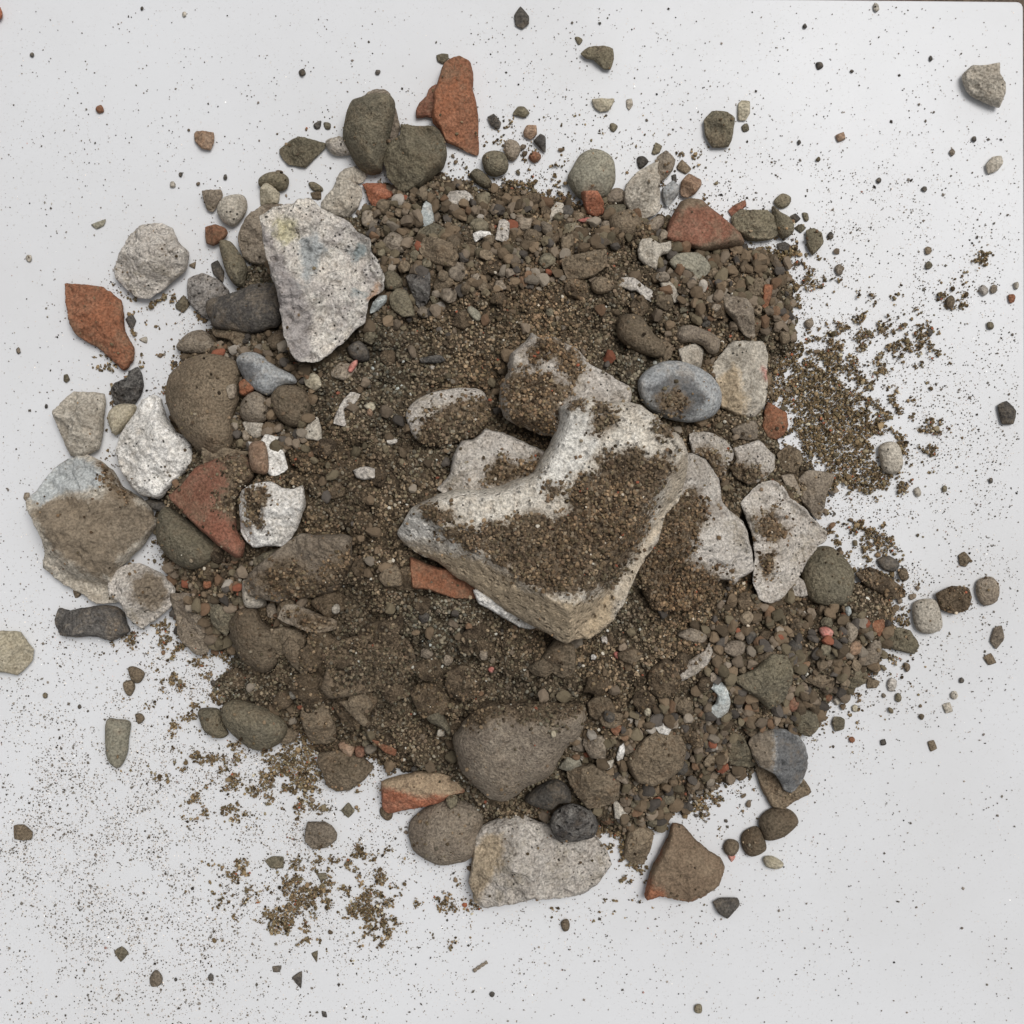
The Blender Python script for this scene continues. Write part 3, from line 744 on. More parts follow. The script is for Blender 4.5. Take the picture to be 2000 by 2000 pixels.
F|870,660 920,520 1000,420 1060,310 1150,265 1220,300 1260,440 1350,560 1430,590 1470,660 1490,770 1450,840 1390,900 1300,980 1230,1060 1150,1055 1080,1030 1000,980 910,850 870,740|white|a|t=95 lift=4 rough=1.2|white pitted rock between the large slab and the rounded brown boulder @the white pitted rock
F|1180,1200 1250,1120 1400,1200 1560,1300 1680,1430 1640,1510 1550,1575 1450,1590 1350,1560 1270,1500 1200,1420 1170,1330|olive|r|t=62|round olive stone under the long edge of the big red brick @the round olive stone
G|165,480 260,455 400,490 560,520 400,560 250,600 170,600|brown|a|t=30|
E|345,1560 410,1540 410,1640 360,1650|taup|r||
E|425,1370 470,1310 560,1300 640,1340 730,1410 860,1480 880,1540 780,1560 700,1620 650,1630 570,1590 480,1500|slate|r|t=42 lift=6 pat=E:d:455,1400,540,1370,600,1440,570,1510,490,1500|pear shaped whitish blue stone with a dark soil spot @the pear shaped stone
E|415,1520 460,1490 550,1550 520,1590 450,1620 415,1600|brick|a|t=20 lift=10|small terracotta triangle below the pear shaped stone
E|440,1700 500,1620 580,1600 650,1660 665,1760 640,1820 550,1840 450,1800|taup|r|t=40|round taupe stone with pale crust below the small terracotta triangle
E|690,1620 760,1550 900,1560 970,1650 970,1780 900,1860 820,1860 730,1790 690,1700|brown|r|t=52|round brown stone right below the pear shaped stone @the round brown stone
G|480,290 560,270 640,300 640,380 570,415 500,360|greyp|a|t=24|
G|515,430 600,450 650,380 760,400 740,470 800,500 840,640 780,690 700,690 600,560 540,490|white|a|t=26 lift=6|ragged white plaster crumb behind the peach stone @the ragged white crumb
G|-115,850 0,750 100,630 200,580 330,545 500,535 560,600 580,700 500,800 440,900 450,1100 520,1200 500,1300 440,1310 300,1220 150,1100 0,970|redb|b|t=46 lift=14 q=.75 ew=.2 dirt=G:300,560,500,535,560,620,500,800,440,950,400,1020,300,950,270,850,380,760,360,640|big red brick triangle half covered with soil at the left @the big red brick triangle
G|560,480 620,440 690,460 715,600 700,680 620,680 570,640|peach|r|t=34 lift=12|peach brown stone lying on the ragged white plaster crumb
G|445,880 470,800 570,745 700,735 780,780 870,790 940,770 960,860 960,930 900,1080 850,1170 780,1225 650,1225 550,1235 480,1160 455,1080 450,960|white|a|t=70 lift=16 q=.7 ew=.4 dirt=G:480,830,560,800,650,800,660,860,620,950,610,1060,540,1110,500,1080,500,950|white rock with one pointed corner and a soil hollow right of the red triangle @the white cornered rock
G|940,380 990,270 1050,250 1080,320 1090,440 1030,430 960,420|greyp|a|t=16 lift=3|
G|1170,300 1200,180 1290,60 1370,80 1330,150 1250,190 1260,280 1280,330|lime|a|t=12 lift=3|curved pale flake half sunk in the soil left of centre
G|1400,170 1460,140 1490,180 1460,215|cream|r|t=10 lift=4|
E|930,1490 1010,1460 1060,1490 1080,1560 1020,1600 950,1560|cream|a|t=22 lift=3|yellowish cream crumb right of the pear shaped stone
G|1560,430 1600,400 1650,420 1640,450 1580,460|white|a|t=12 lift=4|
G|1310,650 1400,620 1480,640 1480,710 1400,725 1340,710|lime|a|t=16 lift=4|small pale chip alone on the soil left of the topmost rock
G|480,1500 560,1390 700,1290 830,1180 940,1120 1060,1140 1250,1125 1330,1160 1320,1350 1260,1480 1200,1560 1000,1610 850,1620 740,1650 600,1620 510,1600|taup|a|t=75 lift=4 ew=.6 dirt=G:560,1480,740,1340,900,1330,940,1420,1050,1450,1300,1250,1340,1500,1000,1620,700,1600|wide soil strewn brown slab below the white cornered rock @the wide brown slab
O|1070,30 1310,30 1310,180 1300,240 1330,330 1310,400 1230,420 1160,370 1110,300 1100,200|taup|a|t=45|
O|1320,80 1430,110 1490,140 1460,220 1420,300 1330,220|olive|a|t=30|
O|340,190 370,120 440,135 540,115 620,105 720,105 780,150 800,210 820,270 700,330 600,300 480,305 390,295 350,240|char|a|t=44 nf=2|piece of dark charcoal like wood at the lower left edge @the dark charcoal piece
W|203,1100 220,1072 260,1062 300,1080 328,1110 325,1140 305,1160 285,1175 262,1187 240,1165 230,1140 208,1125|lime|a|t=64 lift=16 q=.72 ew=.3 pat=W:f:252,1095,275,1078,305,1090,318,1115,308,1142,280,1150,255,1135,245,1115|pale rock with a round brown soil cap at the lower left @the soil capped pale rock
L|370,280 400,210 480,140 590,150 640,250 750,330 790,400 760,480 740,570 640,640 520,590 450,530 400,420|brown|r|t=62|brown rounded boulder below the wide brown slab @the lower brown boulder
L|630,130 700,110 730,200 720,250 640,220|taup|a||
L|750,220 800,120 880,110 1040,170 1200,230 1200,300 1060,330 930,300 850,270|taup|a|t=46 lift=4 dirt=L:850,180,1100,200,1200,280,1000,320,900,280|
L|790,430 850,350 920,400 980,480 990,600 960,640 880,580 820,500|brown|a|t=30|
L|1080,480 1200,380 1430,330 1640,330 1750,420 1790,600 1700,720 1500,780 1300,830 1130,840 1060,760 1110,600|brown|a|t=48 q=.5 dirt=L:1000,400,1300,330,1640,300,1800,420,1800,700,1500,800,1200,780|wide low lump plastered with soil left below the centre @the low soil lump
L|1220,840 1330,830 1440,990 1400,1030 1330,960|brown|a|t=26|
L|150,910 280,900 330,960 350,1040 370,1100 300,1130 200,1080 160,1000|olive|r|t=40|
L|315,950 340,870 430,830 560,850 700,900 800,980 830,1040 790,1130 720,1190 620,1225 520,1200 420,1120 350,1040|olive|r|t=66 lift=4|smooth grey olive egg shaped cobble at the lower left edge @the lower left egg cobble
L|920,950 950,870 1120,840 1150,930 1190,1030 1180,1140 1100,1180 1000,1170 950,1080|brown|a|t=45|squarish brown stone right of the lower left egg cobble
L|1050,1240 1200,1220 1380,1270 1470,1350 1400,1440 1280,1530 1180,1540 1110,1490 1080,1400 1040,1320|brown|a|t=60|brown rounded block at the bottom left edge of the heap @the bottom left brown block
L|1200,1170 1260,1120 1340,1160 1300,1270 1240,1240|peach|a|t=18 lift=4|
L|1330,1180 1400,1190 1390,1270 1330,1260|redb|r|t=14 lift=4|
L|1460,1110 1560,1140 1650,1190 1640,1240 1570,1220|brick|a|t=18|
P|815,360 830,290 920,290 960,310 990,350 985,390 930,430 860,440 815,395|taup|a|t=32|eight sided brown clod alone on the board at lower left @the eight sided clod
L|1520,1650 1600,1640 1610,1720 1570,1750 1520,1710|brown|r||
M|320,370 360,310 420,310 500,440 500,510 430,450 360,420|olive|r|t=30|
M|180,1230 210,1160 320,1070 460,1000 620,1010 730,1080 750,1180 720,1260 700,1400 640,1470 540,1500 420,1515 320,1480 220,1410 185,1320|taup|r|t=72|rounded brown cobble at the bottom left of the large pale bottom block @the bottom brown cobble
M|-25,880 130,820 280,780 440,790 570,840 615,935 500,970 420,1030 200,1090 30,1130 -20,1080|vivid|a|t=40 lift=14 nf=2 pat=M:g:-40,800,280,740,590,800,650,930,500,985,420,985,250,980,130,940,30,920,-40,920|terracotta wedge with a grey dusted top at the bottom edge @the dusted terracotta wedge
M|460,1030 500,985 550,1000 550,1060 500,1095|olive|r|t=16 lift=8|
M|1060,1000 1140,910 1260,840 1340,850 1400,920 1410,1010 1320,1030 1260,1080 1150,1060|dark|r|t=50|dark grey stone between the great brown boulder and the dark round pebble
M|1310,760 1370,670 1470,680 1500,780 1440,790 1360,780|khaki|a|t=24|
M|1420,590 1500,560 1510,650 1420,640|taup|a|t=20|
M|1510,530 1670,520 1670,700 1560,700 1500,600|taup|a|t=30 lift=4|
M|1380,790 1560,720 1700,800 1780,880 1770,1010 1650,1080 1540,1090 1480,1020 1400,900|brown|a|t=50|brown block right of the dark grey stone at the bottom of the heap
M|510,570 560,480 620,400 750,300 900,280 1100,260 1300,260 1480,270 1520,340 1510,430 1470,520 1400,590 1330,700 1280,810 1200,870 1080,940 1000,1010 920,1055 820,1050 740,1000 660,920 570,810 540,700|taup|r|t=105 q=.5 lift=4 ew=.7 rough=2 dirt=M:560,300,800,200,1300,180,1560,300,1480,360,1250,440,1050,420,900,380,720,440,620,420|great smooth brown boulder with soil on its upper half below the centre @the great brown boulder
M|635,1640 660,1500 690,1300 740,1220 830,1170 940,1120 1040,1110 1120,1160 1250,1200 1420,1240 1590,1280 1680,1400 1730,1520 1680,1590 1600,1690 1500,1750 1350,1760 1100,1770 900,1800 760,1830 680,1780|lime|a|t=105 ew=.4 pat=M:g:620,1800,650,1400,760,1300,900,1260,880,1500,760,1700,700,1830|large pale block at the bottom edge of the heap @the large pale bottom block
M|1250,1140 1290,1060 1380,1010 1470,1020 1560,1070 1610,1170 1590,1270 1530,1300 1420,1320 1320,1310 1260,1230|lava|r|t=48 lift=20 q=.8|dark round pebble lying on the large pale bottom block @the dark round pebble
M|1750,680 1770,600 1810,570 1815,640 1800,700 1760,715|white|a|t=12 lift=4|
M|1660,740 1740,720 1730,780 1690,805|greyp|a|t=12 lift=3|
M|1730,1030 1760,1020 1840,1120 1800,1160 1740,1150|greyp|a|t=16 lift=3|
N|190,920 240,830 350,740 470,750 520,850 500,960 430,1020 340,1060 250,1030|brown|a|t=55|wide brown stone at the bottom right of the great brown boulder @the wide lower brown stone
N|355,740 420,720 460,735 430,790 380,780|white|a|t=10 lift=4|flat white chip on the soil above the wide lower brown stone
N|760,470 870,420 960,340 1050,350 1085,420 1085,500 1045,600 965,645 900,590 820,530|olive|a|t=50|olive angular stone in the lower right of the heap @the lower right olive stone
N|460,480 540,380 620,330 650,290 670,340 650,400 580,460 500,495|lime|a|t=22 lift=3 dirt=N:500,330,640,270,650,330,600,350,520,400|white chip dusted with soil right below the topmost rock
N|480,250 560,215 640,250 620,295 540,285|taup|r|t=18|
N|640,520 700,490 740,530 765,610 750,670 720,715 660,680 625,660 680,620 690,570|ice|a|t=20 lift=3|crescent shaped pale blue shard in the lower right soil @the pale blue crescent
N|740,900 760,830 830,790 910,950 870,970 760,945|olive|a|t=34|
N|890,930 1000,900 1130,980 1205,1100 1100,1160 1060,1190 990,1180 930,1080|brown|a|t=38|brown stone sticking out below the grey slate stone at lower right
N|840,810 890,750 980,740 1080,760 1140,800 1180,880 1185,970 1150,1050 1090,1100 1050,1080 1000,1000 900,940 860,880|slate|a|t=60 lift=8 nf=4 pat=N:f:820,810,890,740,990,730,1010,880,980,990,900,960,850,890 pat=N:d:1000,760,1100,760,1200,900,1180,1020,1080,1110,1010,980,1010,860|grey slate stone with a brown left side at the lower right edge @the grey slate stone
N|920,1250 960,1200 1020,1180 1090,1195 1130,1240 1120,1280 1050,1340 960,1360 930,1310|brown|r|t=46|rounded brown stone on the board below the grey slate stone @the lower right brown stone
N|825,1330 870,1290 920,1290 960,1390 930,1430 870,1445 830,1400|brown|r|t=32|
N|725,1390 750,1350 800,1360 810,1400 780,1440 740,1430|brown|r|t=22|
N|750,1430 790,1440 770,1475|pink|r||
N|940,1450 990,1440 1050,1480 1020,1510 960,1500|cream|r|t=20|
N|190,1400 210,1300 280,1270 350,1310 340,1390 300,1490 240,1490 190,1450|brown|a|t=40|oblong brown stone between the pale bottom block and the brown tile piece
N|298,1645 325,1525 375,1440 425,1330 450,1262 505,1268 590,1365 650,1415 705,1442 735,1500 700,1590 640,1640 540,1685 460,1670 380,1650 310,1675|brick|a|t=55 nf=3 ew=.25 pat=N:f:330,1500,400,1440,440,1230,520,1250,760,1440,740,1600,540,1710,430,1660,400,1610,340,1600|brown coated tile piece with a red left edge at the bottom right @the brown tile piece
N|670,1690 710,1665 800,1665 815,1700 780,1740 745,1780 700,1750|dark|a|t=28|
N|1090,700 1150,640 1220,670 1240,740 1190,800 1110,760|olive|a|t=34|
N|1060,620 1090,570 1130,610 1110,660 1070,655|redb|r|t=16 lift=3|
N|1150,490 1220,440 1320,480 1310,540 1230,530|brown|a|t=26|
N|1340,470 1400,410 1500,450 1490,510 1420,540 1350,510|olive|a|t=30|
N|1500,470 1570,500 1550,535 1500,535|brown|a||
O|-60,280 0,265 130,270 170,330 210,380 200,450 160,500 110,545 40,530 -40,520 -90,400|cream|a|t=40 ew=.6|cream stone cut off by the left frame edge
O|670,830 740,820 820,840 810,950 800,1040 750,1125 690,1090 665,1000|khaki|r|t=34|smooth grey khaki barrel shaped pebble on the board at lower left @the barrel shaped pebble
O|805,500 850,490 910,530 880,590 830,580|brown|r||
O|775,590 830,575 850,620 820,675 785,650|brown|r||
O|850,790 890,785 910,820 870,850|brown|r||
O|85,1490 150,1482 205,1530 195,1580 90,1575|brown|a|t=22|
C|160,1000 220,950 320,960 360,1040 340,1110 260,1140 190,1110|olive|r|t=40|round olive pebble below the lower tip of the tall terracotta shard
C|325,900 360,860 430,880 450,950 400,1020 340,990|taup|r|t=26|
C|470,800 500,750 570,750 575,820 530,860 480,840|peach|a|t=22|
C|545,870 600,815 640,840 640,960 590,920|dark|a|t=22|
C|510,990 550,950 600,970 600,1010 550,1035|brick|r|t=18|
C|65,1130 130,1080 230,1170 210,1230 140,1210|olive|r|t=24|
C|390,670 430,610 480,610 520,660 480,695|olive|a|t=18|
C|200,690 250,665 305,730 290,780 230,760|char|a|t=20|
C|990,555 1160,550 1120,640 1050,650 1010,620|cream|a|t=18|tan half moon chip alone on the board above the khaki cobble
C|860,90 890,85 920,110 890,145|olive|r||
C|905,210 970,155 1080,150 1150,170 1155,250 1130,330 1080,330 1000,260 950,250|olive|a|t=30|dark olive arrow shaped stone alone near the top edge @the arrow shaped stone
C|1440,960 1470,880 1520,910 1500,960 1460,975|olive|a||
C|1330,1000 1380,985 1415,1030 1350,1080|dark|r||
C|1630,1060 1670,1010 1740,1080 1700,1120 1640,1090|brown|a||
C|1125,745 1150,735 1185,760 1160,800 1130,790|olive|r||
C|1250,560 1290,550 1300,600 1270,640 1250,610|greyp|a||
W|970,28 982,12 998,30 998,45 985,55 973,48|dark|a||
D|205,650 250,600 330,605 375,640 360,740 340,790 250,795 210,720|olive|a|t=32|squarish olive stone alone on the board at upper right @the squarish olive stone
D|390,560 410,540 455,545 455,610 430,650 390,645|cream|a|t=16|pale rectangular chip right beside the squarish olive stone
D|410,680 440,665 450,700 420,710|olive|r||
D|1600,400 1650,355 1720,355 1795,340 1800,400 1830,460 1825,520 1800,580 1760,570 1700,540 1640,510 1605,450|greyp|a|t=40|craggy grey stone alone in the upper right corner @the upper right grey stone
D|1725,890 1760,845 1810,840 1820,880 1790,920 1740,935|greyp|a|t=22|
D|810,340 840,335 850,360 820,375|dark|r||
D|915,730 960,710 970,750 930,765|peach|a|t=12|
A|1045,720 1060,705 1150,712 1155,760 1135,810 1085,800 1050,760|peach|a|t=26|pale peach cubic pebble alone on the board at upper left @the peach cubic pebble
A|515,585 545,565 560,600 530,610|brick|r|t=12|small terracotta bead alone near the upper left corner
A|490,1210 570,1180 560,1215 520,1235|khaki|a|t=10|
A|1610,385 1635,370 1648,400 1620,410|dark|r||
A|1690,670 1730,650 1725,690 1700,695|dark|r||
A|1745,660 1780,665 1780,695 1755,695|olive|r||
A|1020,1430 1055,1410 1050,1450|brown|a||
A|675,1720 710,1690 735,1730 710,1780|dark|a||
A|945,1640 990,1590 1025,1640 990,1685 950,1665|olive|a||
A|750,1830 790,1815 790,1850|greyp|r||
W|1882,765 1900,756 1918,775 1912,800 1890,800|dark|a|t=22|dark bead like stone near the right frame edge
W|1875,1185 1890,1180 1895,1205 1880,1225 1868,1210|taup|a||
W|1855,1240 1870,1232 1880,1250 1865,1255|brown|a||
W|1750,1400 1762,1396 1768,1412 1756,1418|brown|a||
W|1778,1330 1792,1325 1798,1342 1784,1346|greyp|a||
W|283,1843 295,1830 307,1845 300,1860 285,1860|taup|r||
P|745,1130 800,1095 795,1190|dark|a||
W|215,1795 230,1785 243,1798 228,1815|olive|a||
P|640,1070 690,1065 680,1100 645,1100|dark|a||
P|850,1000 885,985 880,1050|olive|a||
P|905,1310 930,1315 935,1345 910,1340|dark|a||
P|1010,230 1050,185 1085,230 1050,270|olive|a||
P|880,570 930,565 935,600 900,610|olive|a||
P|600,500 640,475 700,480 700,540 630,540|olive|a||
J|310,610 380,520 400,420 450,330 510,320 590,255 640,270 700,275 780,320 940,385 1000,450 900,620 600,700 400,660|lime|a|t=70 lift=6 nf=3 dirt=J:600,500,680,420,760,470,900,440,900,520,700,580,600,570|pale faceted rock tucked behind the left arm of the topmost rock @the faceted pale rock
W|768,795 775,765 810,742 860,732 900,733 918,748 925,790 880,830 800,840|lime|r|t=36 q=.6 lift=2 dirt=W:790,800,825,772,860,762,880,755,925,752,950,800,940,860,780,860|pale curved stone rim buried in soil left above the topmost rock @the buried pale rim
J|150,1005 300,1060 560,1100 600,1240 420,1245 250,1195 165,1180|brick|b|t=30 lift=4|terracotta piece showing under the left arm of the topmost rock
J|520,1190 620,1150 850,1250 900,1400 850,1425 780,1410 700,1360 600,1300 550,1270|white|a|t=50 lift=8|white rock edge showing under the topmost rock at its lower side
W|1290,860 1330,865 1355,905 1365,950 1405,985 1425,1040 1425,1075 1400,1090 1385,1103 1360,1095 1310,1150 1230,1150 1180,1050|lime|a|t=70 lift=2 nf=3 dirt=W:1225,930,1312,925,1335,960,1312,1010,1300,1050,1318,1070,1345,1078,1385,1115,1300,1180,1190,1180,1190,1000|pale slab with a wide soil patch right beneath the topmost rock @the pale slab under the top
H|930,1380 960,1300 1060,1220 1110,1145 1180,1165 1270,1165 1380,1220 1460,1270 1560,1380 1640,1430 1750,1500 1870,1560 1870,1680 1500,1950 1300,1950 1000,1850 900,1790 865,1690 880,1550 940,1450|lime|a|t=85 lift=16 q=.65 nf=3 ew=.35 dirt=H:1060,1300,1200,1180,1330,1220,1450,1320,1510,1440,1430,1530,1350,1440,1250,1330,1200,1380,1120,1390 dirt=H:940,1480,1000,1430,1130,1450,1280,1480,1390,1620,1320,1700,1280,1950,960,1850,900,1650|pale rock with dark soil pockets just above the topmost rock @the soil pocketed rock
"""
MAIN = pp('J', '60,870 90,810 150,710 250,660 320,630 410,600 500,600 640,590 760,550 860,510 900,440 960,360 1000,270 1010,200 1000,130 1060,90 '
          '1110,75 1200,60 1290,90 1400,85 1500,110 1570,160 1660,240 1740,310 1770,400 1770,550 1720,680 1640,760 1600,920 1540,1010 1480,1100 1420,1230 '
          '1330,1380 1260,1450 1200,1490 1120,1490 1060,1515 980,1470 850,1410 700,1320 600,1240 500,1180 400,1120 300,1040 180,980 100,930')

def flatpoly(reg, s):
    v = s.split(',')
    return pp(reg, ' '.join(v[i] + ',' + v[i + 1] for i in range(0, len(v), 2)))

# ------------------------------------------------------------------ soil clods, partly sunk in the mound
def clod(x_, y_, r_):
    n_ = random.randint(7, 10); a0 = random.random() * 6; ex = random.uniform(.65, 1); an = random.uniform(0, 3.1)
    P = []
    for k_ in range(n_):
        t_ = a0 + k_ * 6.283 / n_ + random.uniform(-.2, .2); q_ = r_ * random.uniform(.78, 1.15)
        u, v_ = q_ * math.cos(t_), q_ * math.sin(t_) * ex
        P.append((x_ + u * math.cos(an) - v_ * math.sin(an), y_ + u * math.sin(an) + v_ * math.cos(an)))
    stone(P, random.choice(('clod', 'clod', 'brown')), t=r_ * random.uniform(1.1, 1.5), style='a', q=.5, sink=.16, name='clod', cat='clod', rough=1.3)
for cx_, cy_, cr_ in ((640, 1290, 60), (735, 1255, 54), (560, 1255, 42), (690, 1375, 50), (610, 1350, 40), (840, 1370, 44), (800, 1130, 34), (930, 1250, 36), (1100, 1290, 36), (1290, 1330, 40), (1180, 1390, 34), (560, 1195, 30), (648, 1180, 34), (610, 1290, 30), (758, 1232, 36), (690, 1290, 44), (838, 1305, 34), (700, 1375, 30), (905, 1330, 40), (770, 1350, 30),
                      (950, 1262, 26), (640, 1345, 26), (1170, 1335, 30), (1232, 1285, 26), (1330, 1300, 26), (1262, 1370, 30), (1060, 1300, 28), (862, 545, 30), (905, 620, 24),
                      (1130, 560, 26), (1245, 600, 26), (760, 690, 20), (640, 880, 24), (735, 930, 20), (650, 960, 22), (765, 1130, 26), (700, 1100, 22), (820, 1180, 20),
                      (500, 1300, 26), (455, 1330, 22), (560, 1370, 24), (1400, 600, 24), (1480, 560, 24), (1470, 640, 22), (1330, 1380, 24), (1380, 1340, 20), (1500, 1290, 22),
                      (1460, 1180, 24), (1560, 1230, 20), (1200, 1400, 24), (1120, 1420, 20), (1350, 1440, 22), (880, 480, 20), (960, 520, 22), (1040, 470, 22), (980, 590, 18), (1290, 540, 18),
                      (400, 1120, 24), (430, 1080, 18), (560, 1430, 24), (760, 1440, 22)):
    clod(cx_ + random.uniform(-6, 6), cy_ + random.uniform(-6, 6), cr_)

for line in TABLE.strip().splitlines():
    reg, pts, mat, style, opts, lab = line.split('|')
    kw = {}; dirt = []; cuts = []; pats = []
    for op in opts.split():
        k_, v_ = op.split('=')
        if k_ == 'dirt':
            r_, s_ = v_.split(':'); dirt.append(flatpoly(r_, s_))
        elif k_ == 'pat':
            r_, c_, s_ = v_.split(':'); pats.append((c_, flatpoly(r_, s_)))
        elif k_ == 'cut':
            r_, a_, b2, sl_, hh_ = v_.split(':')
            P2 = pp(r_, a_ + ' ' + b2); cuts.append((P2[0], P2[1], -float(sl_), float(hh_)))
        elif k_ == 'nf': kw['nf'] = int(v_)
        elif k_ == 'tilt': kw['tilt'] = (-.10, .08)
        else: kw[k_] = float(v_)
    short = None
    if '@' in lab: lab, short = [q_.strip() for q_ in lab.split('@')]
    stone(pp(reg, pts), mat, style=style, label=lab.strip() or None, short=short, dirt=dirt, cuts=cuts, pats=pats, **kw)

# small pebbles lying apart on the board: seen position, radius, material
for x_, y_, r_, m_ in ((1845, 954, 8, 'olive'), (1792, 961, 9, 'greyp'), (1935, 939, 6, 'dark'), (1864, 1358, 9, 'greyp'), (1878, 1329, 6, 'dark'), (1800, 1400, 6, 'brown'), (1664, 1445, 7, 'brick'),
        (1725, 1450, 7, 'dark'), (1755, 1363, 9, 'olive'), (1771, 1302, 10, 'brown'), (1742, 1337, 14, 'lime'), (1670, 1384, 8, 'cream'), (1637, 1414, 15, 'olive'), (1637, 1366, 11, 'greyp'),
        (1765, 1122, 12, 'brown'), (1818, 114, 6, 'dark'), (1903, 271, 6, 'dark'), (1664, 139, 4, 'dark'), (1572, 51, 5, 'dark'), (1711, 14, 9, 'greyp'), (1561, 278, 5, 'char'), (1717, 352, 6, 'dark'),
        (1805, 369, 6, 'dark'), (1860, 297, 8, 'taup'), (1622, 460, 7, 'dark'), (1639, 527, 11, 'taup'), (1814, 518, 8, 'olive'), (1813, 489, 9, 'brown'), (1941, 565, 9, 'taup'), (1921, 567, 10, 'lime'),
        (1976, 583, 9, 'brick'), (1985, 558, 8, 'greyp'), (1934, 636, 9, 'olive'), (1816, 649, 8, 'dark'), (1581, 632, 10, 'taup'), (1856, 589, 14, 'brown'), (337, 360, 7, 'greyp'), (353, 341, 5, 'dark'),
        (440, 346, 6, 'dark'), (56, 504, 8, 'greyp'), (36, 685, 7, 'taup'), (129, 739, 9, 'olive'), (90, 793, 5, 'dark'), (52, 969, 10, 'taup'), (150, 1158, 11, 'brown'), (88, 1358, 6, 'olive'),
        (155, 1380, 5, 'dark'), (343, 1913, 4, 'dark'), (412, 1909, 8, 'dark'), (961, 1942, 6, 'dark'), (1364, 1970, 10, 'olive'), (1105, 1806, 13, 'brown'), (62, 107, 5, 'dark'), (360, 28, 6, 'greyp'),
        (590, 142, 6, 'dark'), (738, 141, 6, 'dark'), (277, 16, 4, 'dark'), (1180, 1250, 9, 'lime'), (1160, 1285, 7, 'white'), (1262, 1388, 9, 'cream'), (1080, 1428, 8, 'cream'), (572, 1358, 10, 'greyp'),
        (655, 1190, 10, 'greyp'), (875, 1290, 12, 'taup'), (832, 1278, 14, 'taup'), (828, 1205, 12, 'dark'), (945, 1275, 11, 'taup'), (1205, 1280, 8, 'pink'), (960, 1305, 7, 'pink'), (725, 808, 8, 'peach')):
    n_ = random.randint(5, 8); a0 = random.random() * 6; ex = random.uniform(.7, 1)
    P_ = []
    for k_ in range(n_):
        t_ = a0 + k_ * 6.283 / n_ + random.uniform(-.25, .25); q_ = r_ * random.uniform(.85, 1.12)
        P_.append((x_ + q_ * math.cos(t_) * ex, y_ + q_ * math.sin(t_)))
    stone(P_, m_, style=random.choice('ar'), lift=2)

mp = lambda s: pp('J', s)
def seg(a, b_, slope, hh):
    P2 = mp(a + ' ' + b_)
    return (P2[0], P2[1], -slope, hh)
stone(MAIN, 'hero', t=150, style='a', q=0.72, sink=0.3, lift=30, nf=0, ew=0.16, tilt=(0.02, 0.10),
      pats=[('g', mp('60,900 300,970 560,1020 800,1170 1000,1250 1200,1260 1330,1180 1330,1380 1200,1500 1060,1530 700,1330 400,1130')),
            ('w', mp('60,870 150,720 260,760 420,870 420,960 300,900 160,900')), ('w', mp('1000,150 1100,100 1250,180 1250,330 1200,430 1060,560 980,620 900,600 980,400')),
            ('h', mp('1420,1060 1540,850 1640,640 1720,420 1790,420 1760,600 1620,820 1540,1020 1420,1230 1330,1250'))],
      cuts=(seg('60,870', '1060,1530', 1.5, 10), seg('1100,1520', '1790,560', 2.2, 0)),
      dirt=[mp('700,800 850,740 980,800 1090,700 1060,620 1120,560 1230,520 1230,440 1330,400 1480,370 1530,420 1640,400 1680,480 1600,600 1540,700 '
               '1520,830 1480,930 1400,1060 1300,1180 1100,1220 950,1200 800,1120 680,1060 600,1000 560,880 600,800'),
            mp('1090,80 1150,85 1150,140 1090,140'), mp('1210,180 1340,165 1350,230 1280,290 1210,300'), mp('1240,105 1310,110 1290,165 1240,160'),
            mp('200,690 300,720 380,730 400,790 300,810 220,760'), mp('1590,225 1660,235 1650,300 1600,290'), mp('940,590 1040,590 1040,630 960,640'),
            mp('300,850 400,830 560,870 600,960 480,960 360,900')],
      label='largest pale V shaped rock covered with soil on top of the whole heap', name='rock', cat='rock', rough=1.5)
LAND.append(('the topmost rock', (1110, 1090), 300))

# ------------------------------------------------------------------ grown pebbles (countable ones) in the gravel areas
def ico(sub):
    bm = bmesh.new(); bmesh.ops.create_icosphere(bm, subdivisions=sub, radius=1)
    V = np.array([v.co[:] for v in bm.verts]); F = np.array([[v.index for v in f.verts] for f in bm.faces]); bm.free()
    return V, F
def rocky(V, seed, facets=9, lo=.62, hi=.95, rough=.06):
    r = np.random.default_rng(seed)
    V = V.copy()
    sc = np.array([1, r.uniform(.68, .95), r.uniform(.55, .8)])
    for _ in range(facets):
        n = r.normal(size=3); n /= np.linalg.norm(n)
        c = r.uniform(lo, hi)
        d = V @ n
        V -= np.outer(np.maximum(0, d - c), n)
    V *= 1 + rough * vn(V[:, 0] * 2.5 + V[:, 2], V[:, 1] * 2.5 - V[:, 2], seed)[:, None]
    return V * sc
I1V, I1F = ico(1); I2V, I2F = ico(2); I3V, I3F = ico(3)
vis = set(np.unique(ID[(ID >= 2)]).tolist())
for k_ in range(len(ITEMS) - 1, -1, -1):
    if ITEMS[k_][6] == 'clod' and (k_ + 2) not in vis:
        bpy.data.objects.remove(ITEMS[k_][0]); ITEMS[k_][0] = None
ITEMS = [it for it in ITEMS if it[0] is not None]
PT = [rocky(I3V, 100 + i, facets=random.choice((7, 10, 14)), lo=.5 if i % 2 else .72, hi=.9, rough=.12) for i in range(26)]
